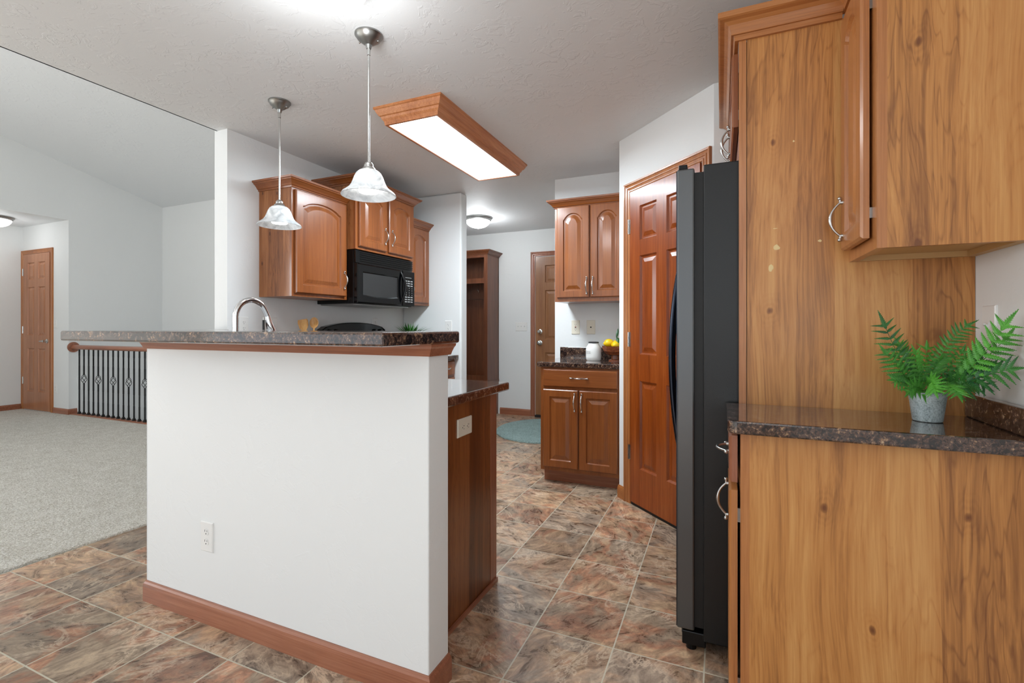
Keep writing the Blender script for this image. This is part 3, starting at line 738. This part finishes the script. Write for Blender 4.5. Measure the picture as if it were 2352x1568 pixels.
# ================================================================= OUTLETS AND SWITCHES
def plate(fr, label, w=.072, h=.117, typ='outlet', mat='plate', cat='outlet', name='wall_outlet'):
    t = thing(name, label, cat, tuple(fr.O))
    r = lambda i, n: [fr(-w/2+i, -h/2+i, n), fr(w/2-i, -h/2+i, n), fr(w/2-i, h/2-i, n), fr(-w/2+i, h/2-i, n)]
    MB().loops([r(0, 0), r(0, .003), r(.003, .006)]).build('cover_plate', mat, t)
    if typ in ('outlet', 'gfci', 'outlet_h'):
        hz = typ == 'outlet_h'
        P = (lambda u, v: (v, -u)) if hz else (lambda u, v: (u, v))
        for s_ in (-1, 1):
            mb = MB(); sl = MB(); c = s_*.0195
            pts = [fr(*P(.014*math.cos(2*PI*k/20), c+.0135*math.sin(2*PI*k/20)), .006) for k in range(20)]
            pts2 = [fr(*P(.014*math.cos(2*PI*k/20), c+.0135*math.sin(2*PI*k/20)), .0075) for k in range(20)]
            mb.loops([pts, pts2]); rcp = mb.build('receptacle', mat, t)
            for (a, b, c_, d) in ((-.007, -.0052, .0005, .009), (.0052, .007, .0015, .008), (-.002, .002, -.0085, -.0045)):
                p0 = P(a, c+c_); p1 = P(b, c+d)
                sl.fbox(fr, min(p0[0], p1[0]), max(p0[0], p1[0]), min(p0[1], p1[1]), max(p0[1], p1[1]), .0076, .0080)
            sl.build('socket_slots', 'slot', rcp)
        if typ == 'gfci':
            MB().fbox(fr, -.006, .006, .001, .006, .006, .009).build('reset_button', 'red', t); MB().fbox(fr, -.006, .006, -.006, -.001, .006, .0088).build('test_button', 'slot', t)
    elif typ == 'switch':
        n = max(1, round(w/.046)-(1 if w < .1 else 1)); n = {True: 1}.get(w < .1, round((w-.026)/.046))
        for i in range(n):
            u = (i-(n-1)/2)*.046
            mb = MB().fbox(fr, u-.005, u+.005, -.011, .011, .006, .008)
            mb.loops([[fr(u+a, b+.002, .008) for a, b in ((-.004, -.004), (.004, -.004), (.004, .004), (-.004, .004))], [fr(u+a, b+.008, .017) for a, b in ((-.003, -.003), (.003, -.003), (.003, .003), (-.003, .003))]])
            mb.build('toggle', mat, t)
    elif typ == 'jack':
        MB().lathe([(.006, .006), (.006, .010), (.001, .010)], seg=12, fr=fr).build('jack', 'slot', t)
    return t
plate(FY(-1.854, HY0, .338), 'white duplex outlet low on the white half wall')
plate(Fr((-.948, 1.732, .764), (0, 1, 0), (0, 0, 1), (1, 0, 0)), 'cream horizontal outlet on the dark end panel below the counter', .117, .072, 'outlet_h', 'ivory')
plate(FX(XL, 2.255, 1.175), 'white outlet seen through the faucet arch')
plate(FX(XL, 2.465, 1.175), 'white double switch plate right of the faucet head', .117, .117, 'switch', 'plate', 'switch', 'light_switch')
plate(FX(XL, 3.60, 1.19), 'white outlet low on the wall above the range backguard')
plate(FY(-2.375, 4.035, 1.168), 'white outlet on the end wall just above the bar end')
plate(FY(-1.130, 4.035, 1.165), 'pale outlet with red reset button left of the jack plate', typ='gfci', mat='ivory')
plate(FY(-.998, 4.035, 1.165), 'pale plate with one round jack above the bowl of lemons', typ='jack', mat='ivory', cat='jack plate', name='wall_plate')
plate(FY(-2.42, 6.0, 1.175), 'white triple switch plate beside the mudroom door', .165, .117, 'switch', 'plate', 'switch', 'light_switch')
plate(FY(-8.19, 3.55, 1.215), 'white single switch right of the foyer door', typ='switch', cat='switch', name='light_switch')
plate(FY(-8.19, 3.55, .338), 'white outlet low on the foyer wall beside the foyer door')
plate(FM(.674, 1.760, 1.165), 'white switch plate on the right wall behind the fern tips', typ='switch', cat='switch', name='light_switch')
plate(FM(.674, 1.555, 1.150), 'white outlet plate cut by the right picture edge above the backsplash')

# ================================================================= CABINETS BY THE MUDROOM OPENING
ux0, ux1, uy = -1.290, -.645, 3.705
t = thing('wall_cabinet', 'double-door maple wall cabinet left of the pantry door', 'cabinet', (-.97, 4.0, 1.365))
uy0 = 3.70
box(-1.200, ux1, uy0+.02, 4.033, 1.365, 2.12).build('cabinet_body', 'cabZ', t)
box(-1.205, ux1, uy0, uy0+.02, 1.365, 2.12).build('face_frame', 'cabZ', t)
for a, b, hx_ in ((-1.185, -.926, -.945), (-.916, -.662, -.897)):
    d = raised(MB(), FY(a, uy0-.001, 1.395), b-a, .71, .02, .052, .05).build('cabinet_door', 'cabZ', t)
    pull(FY(hx_, uy0-.021, 1.485), d)
mb = MB().sweep([(-1.205, 4.03), (-1.205, uy0), (ux1, uy0)][::-1], [(-o_, z) for o_, z in CROWN], lambda u, v, n: (u, v, 2.10+n)); mb.build('crown_moulding', 'cabX', t)
t = thing('base_cabinet', 'two-door maple base cabinet with a drawer left of the pantry door', 'cabinet', (-.96, 3.75, 0))
bx0, bx1, byf = -1.246, -.642, 3.48
MB().box(bx0, bx1, byf+.02, 4.033, .095, .868).build('cabinet_body', 'cabZ', t)
MB().box(bx0, bx1, byf, byf+.02, .095, .868).build('face_frame', 'cabZ', t)
MB().box(bx0+.005, bx1, byf+.07, 4.03, 0, .095).build('toe_kick', 'trimX', t)
for a, b, hx_ in ((-1.222, -.954, -.978), (-.945, -.668, -.925)):
    d = raised(MB(), FY(a, byf-.001, .125), b-a, .578, .02, .052).build('cabinet_door', 'cabZ', t)
    pull(FY(hx_, byf-.021, .615), d)
d = slab_front(MB(), FY(-1.222, byf-.001, .725), .554, .128).build('drawer_front', 'cabX', t)
pull(FY(-.946, byf-.021, .792), d, False)
mb = MB().prism([(-1.27, 3.455), (-.641, 3.455), (-.641, 4.034), (-1.27, 4.034)], .868, .905)
c_ = thing('countertop', 'short dark countertop holding the white jar and lemon bowl', 'countertop', (-.95, 3.75, .868))
mb.build('counter_slab', 'granite', c_, bevel=.007)
box(-1.262, -.641, 4.013, 4.034, .905, .997).build('backsplash', 'granite', c_, bevel=.003)
# jar
j = thing('ceramic_jar', 'white ceramic jar with dark lid beside the lemon bowl', 'jar', (-.915, 3.78, .905))
MB().lathe([(.050, 0), (.057, .008), (.060, .03), (.060, .085), (.054, .108), (.042, .125), (.040, .134)], (-.915, 3.78, .905), 36).build('jar_body', 'ceramic', j, smooth=True)
MB().lathe([(.036, .134), (.041, .136), (.041, .144), (.036, .147)], (-.915, 3.78, .905), 30).build('lid', 'lid', j, smooth=True)
em = MB()
for v_, us in ((.070, (-.028, -.020, -.012, .0, .010)), (.058, (-.028, -.018, -.008, .004, .012))):
    for u_ in us:
        a = -PI/2-.42+u_/.06
        em.box(-.001, .001, -.003, .003, 0, .006, Fr((-.915+.0605*math.cos(a), 3.78+.0605*math.sin(a), .905+v_), (math.cos(a), math.sin(a), 0), (-math.sin(a), math.cos(a), 0), (0, 0, 1)))
em.build('embossed_marks', 'embossed', j)
# bowl with lemons
BX, BY = -.750, 3.80
bw = thing('fruit_bowl', 'footed wooden bowl full of lemons, cut by the pantry wall', 'bowl', (BX, BY, .905))
MB().lathe([(.050, 0), (.050, .008), (.032, .014), (.028, .040)], (BX, BY, .905), 24).build('foot', 'bowl', bw, smooth=True)
MB().lathe([(.028, .040), (.062, .048), (.092, .075), (.105, .115), (.101, .115), (.088, .080), (.060, .054), (.001, .050)], (BX, BY, .905), 12).build('bowl_body', 'bowl', bw)
def lemon(x, y, z, rz, tilt, label):
    t = thing('lemon', label, 'fruit', (x, y, z))
    R = Matrix.Rotation(rz, 3, 'Z') @ Matrix.Rotation(tilt, 3, 'Y')
    prof = [(.001, -.043), (.006, -.041), (.010, -.037), (.022, -.029), (.030, -.014), (.032, 0), (.030, .014), (.022, .029), (.010, .037), (.006, .041), (.001, .043)]
    fr = Fr((x, y, z), R @ Vector((1, 0, 0)), R @ Vector((0, 1, 0)), R @ Vector((0, 0, 1)))
    MB().lathe(prof, seg=20, fr=lambda a, b, c: fr(a, b, c)).build('peel', 'lemon', t, smooth=True)
    return t
lemon(BX-.045, BY-.025, 1.043, .3, 1.4, 'large lemon at the left rim of the wooden bowl')
lemon(BX+.012, BY-.042, 1.028, 1.4, 1.5, 'lemon low in the bowl right of the large one')
tl = lemon(BX+.045, BY-.005, 1.055, .9, 1.2, 'lemon with a dark green leaf on top of the pile')
lemon(BX+.0, BY+.045, 1.035, 2.2, 1.5, 'lemon at the back of the wooden bowl')
def leafm(p, d, up, L, W):
    p, d, up = Vector(p), Vector(d).normalized(), Vector(up).normalized(); sd = d.cross(up).normalized(); mb = MB(); vs = []; n = 8
    for i in range(n+1):
        t = i/n; ww = W*math.sin(PI*min(1, t*.96+.02))**.8; c = p+d*L*t+up*(-.3*L*t*t)
        vs += [c-sd*ww, c+up*.003, c+sd*ww]
    return mb.add(vs, [f for i in range(n) for f in ((i*3, i*3+3, i*3+4, i*3+1), (i*3+1, i*3+4, i*3+5, i*3+2))])
leafm((BX+.022, BY-.03, 1.085), (.2, -.75, -.6), (-.2, -.6, .7), .05, .016).build('leaf', 'leafdark', tl, fix=False)
leafm((BX+.01, BY-.0, 1.08), (.12, .05, 1), (.1, -1, 0), .075, .010).build('leaf', 'leafdark', tl, fix=False)

# ================================================================= MUDROOM
lk = thing('hall_locker', 'tall dark wood hall locker with open cubby and coat hooks', 'locker', (-3.1, 5.85, 0))
lx0, lx1, ly0, ly1 = -3.45, -2.748, 5.663, 5.998
box(lx1-.02, lx1, ly0, ly1, .47, 2.12).build('side_panel', 'lock', lk)
box(lx0, lx0+.02, ly0, ly1, .47, 2.12).build('side_panel', 'lock', lk)
box(lx0, lx1, ly1-.015, ly1, .47, 2.12).build('back_panel', 'lock', lk)
MB().box(lx1-.05, lx1, ly0-.018, ly0, .47, 2.12).box(lx0, lx0+.05, ly0-.018, ly0, .47, 2.12).box(lx0+.05, lx1-.05, ly0-.018, ly0, 2.07, 2.12).box(lx0+.05, lx1-.05, ly0-.018, ly0, 1.735, 1.80).box(lx0+.05, lx1-.05, ly0-.018, ly0, .47, .54).build('face_frame', 'lock', lk)
box(lx0+.02, lx1-.02, ly0, ly1-.015, 1.765, 1.785).build('shelf', 'lock', lk)
box(lx0, lx1, ly0, ly1, 2.10, 2.12).build('top_board', 'lock', lk)
MB().box(lx0+.02, lx1-.02, ly1-.035, ly1-.015, 1.55, 1.68).build('hook_rail', 'lock', lk)
for hx_ in (-3.22, -3.02, -2.88):
    MB().tube([(hx_, ly1-.035, 1.64), (hx_, ly1-.07, 1.645), (hx_, ly1-.085, 1.67)], .005, 8).ball((hx_, ly1-.085, 1.672), .009, 10, 6).build('coat_hook', 'nickel', lk, smooth=True)
MB().sweep([(lx1, ly1), (lx1, ly0-.018), (lx0, ly0-.018)], [(-o_, z) for o_, z in CROWN], lambda u, v, n: (u, v, 2.10+n)).build('crown_moulding', 'lock', lk)
MB().box(lx0, lx1+.005, 5.50, ly1, .425, .47).build('bench_seat', 'lock', lk, bevel=.004)
MB().box(lx0, lx1-.01, 5.53, ly1, .0, .425).build('bench_box', 'lock', lk)
# rug
rm = MB(); seg = 72
def rl_(s_, z): return [(-1.78+.58*s_*math.cos(2*PI*k/seg)*(1+.006*random.uniform(-1, 1)), 5.22+.645*s_*math.sin(2*PI*k/seg)*(1+.006*random.uniform(-1, 1)), z) for k in range(seg)]
rm.loops([rl_(1, .001), rl_(1.0, .012), rl_(.985, .020), rl_(.93, .022), rl_(.5, .022)])
tag(rm.build('rug', 'rug', None, smooth=True), 'round pale teal shag rug on the mudroom tile', 'rug')

# ================================================================= FRIDGE
fg = thing('refrigerator', 'black side-by-side refrigerator in front of the pantry wall', 'refrigerator', (.25, 2.32, 0))
fy0, fy1 = 1.872, 2.765
MB().box(-.058, .62, fy0, fy1, .045, 1.742).build('fridge_body', 'frside', fg, bevel=.004)
for a, b in ((fy0, 2.262), (2.270, fy1)):
    dr = MB().box(-.148, -.088, a, b, .075, 1.735).build('fridge_door', 'frdoor', fg, bevel=.006)
    MB().box(-.088, -.058, a+.012, b-.012, .085, 1.72).build('door_gasket', 'rubber', dr)
    MB().box(-.1495, -.1475, a+.004, b-.004, .08, 1.73).build('door_skin', 'frfront', dr)
    hy_ = 2.22 if a < 2 else 2.312
    pts = [(-.150-.048*math.sin(PI*k/20)**.7, hy_, .60+.86*k/20) for k in range(21)]
    MB().tube(pts, [.011]*21, 12).build('fridge_handle', 'frfront', dr, smooth=True)
MB().box(-.142, -.112, fy0+.006, fy0+.05, 1.735, 1.752).box(-.03, .02, fy0+.05, fy0+.12, 1.742, 1.752).build('hinge_cover', 'blacksatin', fg, bevel=.003)
MB().box(-.13, -.05, fy0+.004, fy0+.05, .02, .07).box(-.135, .0, fy0+.05, fy1-.01, .03, .07).build('toe_grille', 'blacksatin', fg, bevel=.004)
for xx, yy in ((-.10, fy0+.03), (-.10, fy1-.05), (.55, fy0+.05), (.55, fy1-.05)):
    MB().lathe([(.018, 0), (.018, .045)], (xx, yy, 0), 14).build('foot', 'blacksatin', fg)

# ================================================================= RIGHT SIDE CABINETS
PY = 1.848
tp = thing('refrigerator_end_panel', 'tall knotty figured wood panel between the fern counter and refrigerator', 'panel', (.36, PY+.01, 0))
MB().box(.080, .673, PY, PY+.018, .0, 2.142).build('panel_board', 'lam', tp)
MB().box(.055, .078, PY-.002, PY+.018, .0, 2.142).build('edge_stile', 'honeyZ', tp)
pf = Fr((0, PY, 0), (1, 0, 0), (0, 0, 1), (0, -1, 0))
def blotch(u, v, r1, r2, n=9, sd=0):
    rr = random.Random(sd); ch = MB(); ch.loops([[pf(u+r1*math.cos(2*PI*k/n)*rr.uniform(.6, 1.2), v+r2*math.sin(2*PI*k/n)*rr.uniform(.6, 1.2), .0002) for k in range(n)], [pf(u+r1*math.cos(2*PI*k/n)*.55, v+r2*math.sin(2*PI*k/n)*.55, .0006) for k in range(n)]]); ch.build('bare_patch', 'chip', tp)
for u, v, a, b in ((.168, 1.428, .010, .010), (.151, 1.360, .008, .012), (.163, 1.492, .009, .0015), (.217, 1.774, .003, .004), (.290, 1.442, .006, .005)): blotch(u, v, a, b, 9, int(u*1000))
# over-fridge cabinet
of = thing('wall_cabinet', 'maple cabinet over the refrigerator behind the tall panel', 'cabinet', (.36, 2.3, 1.77))
MB().box(.077, .673, PY+.019, 2.775, 1.785, 2.142).build('cabinet_body', 'cabZ', of)
MB().box(.057, .077, PY+.019, 2.775, 1.765, 2.142).build('face_frame', 'trimZ', of)
for a, b, hh in ((1.885, 2.305, 2.265), (2.32, 2.74, 2.36)):
    d = raised(MB(), FM(.054, a, 1.862), b-a, .255, .02, .05).build('cabinet_door', 'cabZ', of)
    pull(FM(.034, hh, 1.945), d)
for z in (1.905, 2.07): MB().box(.053, .058, 1.888, 1.900, z-.018, z+.018).build('hinge', 'brushed', of)
CR2 = [(-.004, -.004), (.008, -.004), (.008, .006), (.012, .012), (.019, .012), (.019, .016), (.021, .030), (.028, .042), (.040, .050), (.054, .053), (.060, .056), (.060, .074), (-.004, .074)]
mb = MB().sweep([(.050, 2.77), (.050, PY-.002), (.349-.0, PY-.002)][::-1], [(-o_, z) for o_, z in CR2], lambda u, v, n: (u, v, 2.142+n)); mb.build('crown_moulding', 'honeyX', of)
# upper cabinet at right
uc = thing('wall_cabinet', 'figured wood upper cabinet at right above the fern', 'cabinet', (.52, 1.7, 1.37))
UY0, UY1 = 1.550, PY-.001
sp = MB().box(.391, .673, UY0, UY0+.016, 1.369, 2.142).build('side_panel', 'lam', uc)
MB().box(.391, .673, UY1-.016, UY1, 1.369, 2.142).build('side_panel', 'cabin', uc)
MB().box(.391, .673, UY0+.016, UY1-.016, 1.385, 1.40).build('bottom_board', 'cabin', uc)
MB().box(.650, .673, UY0+.016, UY1-.016, 1.369, 1.385).build('hanging_rail', 'cabin', uc)
MB().box(.391, .673, UY0+.016, UY1-.016, 2.12, 2.142).build('top_board', 'cabin', uc)
MB().box(.369, .391, UY0, UY1, 1.369, 2.142).build('face_frame', 'honeyZ', uc)
d = raised(MB(), FM(.362, UY0+.038, 1.402), .238, .715, .02, .05, .045).build('cabinet_door', 'honeyZ', uc)
pull(FM(.342, 1.800, 1.497), d)
for z in (1.47, 2.03): MB().box(.362, .369, UY0+.040, UY0+.052, z-.014, z+.014).build('hinge', 'brushed', uc)
MB().sweep([(.369, UY1), (.369, UY0), (.673, UY0)][::-1], [(-o_, z) for o_, z in CR2], lambda u, v, n: (u, v, 2.142+n)).build('crown_moulding', 'honeyY', uc)
MB().lathe([(.004, 0), (.003, .002), (.001, .002)], seg=10, fr=FM(.650, 1.60, 1.377)).build('screw', 'nickel', uc)
# base cabinet right
bc = thing('base_cabinet', 'figured wood base cabinet at right below the fern counter', 'cabinet', (.36, 1.7, 0))
LY0 = 1.545
MB().box(.073, .673, LY0, LY0+.018, 0, .868).build('end_panel', 'lam', bc)
MB().box(.050, .073, LY0, PY-.002, 0, .868).build('face_frame', 'honeyZ', bc)
MB().box(.073, .673, LY0+.018, PY-.002, .0, .868).build('cabinet_body', 'cabZ', bc)
d = raised(MB(), FM(.043, LY0+.018, .02), .262, .672, .022, .05).build('cabinet_door', 'honeyZ', bc)
pull(FM(.021, 1.765, .60), d)
d = slab_front(MB(), FM(.043, LY0+.018, .715), .262, .135, .022).build('drawer_front', 'trimZ', bc)
pull(FM(.021, 1.695, .785), d, False)
for z in (.13, .62): MB().box(.043, .050, LY0+.020, LY0+.032, z-.02, z+.02).build('hinge', 'brushed', bc)
rc = thing('countertop', 'dark speckled granite-look counter under the potted fern', 'countertop', (.35, 1.65, .868))
rp = []
for k in range(7):
    a = PI+PI/2*k/6; rp.append((.040+.024*math.cos(a), 1.514+.024*math.sin(a)))
rp += [(.673, 1.49), (.673, PY-.001)]
rp += [(.024, PY-.001), (.016, PY-.009)]
MB().prism(rp, .868, .905).build('counter_slab', 'granite', rc, bevel=.005)
MB().box(.648, .673, 1.49, PY-.002, .905, .972).build('backsplash', 'granite', rc, bevel=.004)

# ================================================================= FERN
fpx, fpy = .520, 1.705
fe = thing('potted_fern', 'green fern in a small zinc-grey pot on the right counter', 'plant', (fpx, fpy, .905))
MB().lathe([(.030, 0), (.033, .002), (.0425, .0795), (.0405, .081), (.038, .070), (.001, .068)], (fpx, fpy, .905), 40).build('pot', 'zinc', fe, smooth=True)
MB().lathe([(.038, .062), (.001, .066)], (fpx, fpy, .905), 20, cap0=False).build('soil', 'soil', fe)
def pinna(mb, p, d, up, L, W, teeth):
    d = d.normalized(); sd = d.cross(up)
    if sd.length < 1e-4: return
    sd.normalize(); nn = sd.cross(d); n = teeth*2; vs = []
    for i in range(n+1):
        t = i/n; env = W*(1-t)**.75*min(1, .35+t*4)
        wl = env*(1.0 if i % 2 else .52)
        c = p+d*(L*t)-nn*(.28*L*t*t)
        fw = d*(W*.35 if i % 2 else 0)
        vs += [c-sd*wl+fw, c+nn*.0012, c+sd*wl+fw]
    mb.add(vs, [f for i in range(n) for f in ((i*3, i*3+3, i*3+4, i*3+1), (i*3+1, i*3+4, i*3+5, i*3+2))])
s_, c_0 = math.sin(TH), math.cos(TH)
def atpx(x, y, Y):   # a point seen in the photograph at (x, y), at world depth Y
    u = (x-1158.3)/1120.4; v = (751.8-y)/1120.4
    r = Vector((-s_+u*c_0, c_0+u*s_, v)); return r*(Y/r.y)+Vector((0, 0, 1.163))
def frond(tip, ctrl, L=.04, n=None, base=None, face=(-.2, -1, .35)):
    base = base or Vector((fpx+random.uniform(-.015, .015), fpy+random.uniform(-.015, .015), .975))
    mb = MB(); P = []
    for i in range(33):
        t = i/32; P.append(base*(1-t)**2+ctrl*2*t*(1-t)+tip*t*t)
    ln_tot = sum((P[i+1]-P[i]).length for i in range(32))
    n = n or max(5, int(ln_tot*.72/(L*.30)))
    g = (Vector(face)+Vector((random.uniform(-.5, .5), 0, random.uniform(-.4, .4)))).normalized()
    mb.tube(P, [.0015*(1-.6*i/32) for i in range(33)], 5)
    for k in range(n):
        t = .24+.66*k/(n-1); i = min(31, int(t*32)); f = t*32-i
        p = P[i].lerp(P[i+1], f); T = (P[i+1]-P[i]).normalized()
        sd = T.cross(g).normalized()
        ln = L*(math.sin(PI*min(1, .20+t*.62)))**.6*(1-.22*t)
        for sg in (-1, 1):
            dd = sd*sg+T*.75+g*random.uniform(-.22, .35)+Vector((0, 0, -.12))
            pinna(mb, p+T*random.uniform(-.002, .002), dd, g, ln*random.uniform(.88, 1.1), ln*.19, 10)
    T = (P[-1]-P[-4]).normalized(); i = 28
    pinna(mb, P[i], T, g, (P[-1]-P[i]).length+L*.25, L*.19, 11)
    return mb.build('frond', 'fern', fe, fix=False)
FR = [((2022, 722), 1.70, (2075, 860), 1.70, .05), ((2026, 800), 1.66, (2080, 870), 1.66, .045), ((2050, 872), 1.62, (2090, 880), 1.64, .045),
      ((2236, 738), 1.70, (2150, 790), 1.72, .042), ((2322, 724), 1.56, (2240, 860), 1.62, .062), ((2333, 845), 1.55, (2250, 862), 1.60, .060),
      ((2208, 912), 1.54, (2175, 860), 1.60, .045), ((2270, 890), 1.60, (2205, 850), 1.64, .045), ((2130, 790), 1.74, (2120, 850), 1.74, .045),
      ((2165, 820), 1.58, (2140, 850), 1.62, .042), ((2085, 905), 1.60, (2105, 870), 1.64, .038), ((2150, 905), 1.56, (2135, 850), 1.60, .04),
      ((2215, 800), 1.64, (2180, 850), 1.66, .045), ((2100, 800), 1.62, (2110, 860), 1.64, .042), ((2325, 760), 1.60, (2250, 850), 1.64, .05), ((2060, 780), 1.75, (2090, 850), 1.74, .045)]
for (tx, ty), tY, (cx_, cy_), cY, L in FR: frond(atpx(tx, ty, tY), atpx(cx_, cy_, cY), L*.98)

# ================================================================= LIGHT FIXTURES
def pendant(x, y, label):
    t = thing('pendant_light', label, 'lamp', (x, y, 2.44), group=None)
    MB().lathe([(.060, 0), (.060, -.006), (.052, -.014), (.050, -.020), (.036, -.030), (.032, -.034), (.014, -.046), (.010, -.062)], (x, y, 2.44), 36).build('canopy', 'brushed', t, smooth=True)
    for sg in (-1, 1): MB().ball((x+sg*.040, y+sg*.012, 2.409), .0045, 8, 6).build('canopy_screw', 'nickel', t)
    MB().tube([(x, y, 2.38), (x, y, 2.35), (x, y, 2.349), (x, y, 1.87)], [.0075, .0075, .005, .005], 12).build('stem', 'nickel', t, smooth=True)
    MB().lathe([(.008, 1.885), (.014, 1.882), (.020, 1.872), (.019, 1.864), (.028, 1.856), (.033, 1.845), (.030, 1.840)], (x, y, 0), 30).build('socket_holder', 'nickel', t, smooth=True)
    prof = [(.030, 1.848), (.042, 1.844), (.053, 1.834), (.062, 1.817), (.068, 1.800), (.075, 1.783), (.084, 1.770), (.098, 1.758), (.112, 1.748), (.118, 1.738)]
    prof2 = [(r-.003, z-.001) for r, z in prof[::-1]]
    MB().lathe(prof+prof2, (x, y, 0), 48, cap0=False, cap1=False).build('glass_shade', 'alab', t, smooth=True)
    MB().lathe([(.012, 1.84), (.018, 1.83), (.026, 1.80), (.042, 1.766), (.044, 1.760), (.040, 1.752), (.001, 1.750)], (x, y, 0), 28).build('bulb', 'bulb', t, smooth=True)
    return t
pendant(-1.406, 1.705, 'nearer pendant lamp with bell glass shade hanging left of the fluorescent light')
pendant(-2.286, 2.007, 'farther left pendant lamp with bell glass shade in front of the cabinet side')
def dome(x, y, z, r, label, name='ceiling_light', pw=14, full=True):
    t = thing(name, label, 'ceiling light', (x, y, z))
    MB().lathe([(r, 0), (r, -.012), (r*.93, -.02), (r*.93, -.03), (r*.86, -.038)], (x, y, z), 44).build('metal_rim', 'brushed', t, smooth=True)
    pr_ = [(r*.86, -.034)]
    for k in range(1, 9):
        a = PI/2*k/9; pr_.append((r*.86*math.cos(a), -.034-r*.52*math.sin(a)))
    pr_.append((.004, -.034-r*.52)); MB().lathe(pr_, (x, y, z), 40, cap0=False).build('glass_dome', 'dome', t, smooth=True)
    MB().ball((x, y, z-.036-r*.52), .009, 10, 6).build('finial', 'brushed', t)
    point('dome_light', (x, y, z-.10-r*.5), pw, .1)
    return t
dome(-2.59, 5.07, 2.44, .165, 'round dome ceiling light in the mudroom', pw=14)
dome(-8.50, 3.05, 2.583, .19, 'dome ceiling light in the foyer at far left', pw=3.5)
dome(-1.289, 1.314, 2.44, .19, 'glowing round ceiling light cut by the top picture edge', pw=11)
# fluorescent box light
fx = thing('fluorescent_light', 'long wood-framed fluorescent ceiling light with glowing white lens', 'ceiling light', (-1.62, 2.92, 2.44))
ox0, ox1, oy0, oy1 = -1.846, -1.391, 2.276, 3.570; ins = .062
FLP = [(0, 0), (0, .012), (.006, .016), (.012, .030), (.022, .046), (.030, .050), (.034, .062), (.044, .074), (.048, .095), (.062, .095), (.062, .0)]
MB().sweep([(ox0, oy0), (ox0, oy1), (ox1, oy1), (ox1, oy0)], FLP, lambda u, v, n: (u, v, 2.44-n), closed=True).build('wood_frame', wood('oak_fixture_frame', srgb(140, 78, 40), srgb(186, 116, 68), srgb(208, 144, 94), 'Y', .4, .5), fx)
MB().box(ox0+.06, ox1-.06, oy0+.06, oy1-.06, 2.350, 2.358).build('lens', 'lens', fx)
area('fluorescent_tubes', ((ox0+ox1)/2, (oy0+oy1)/2, 2.343), (0, 0, 0), ox1-ox0-.13, oy1-oy0-.13, 47, (.80, .92, 1))
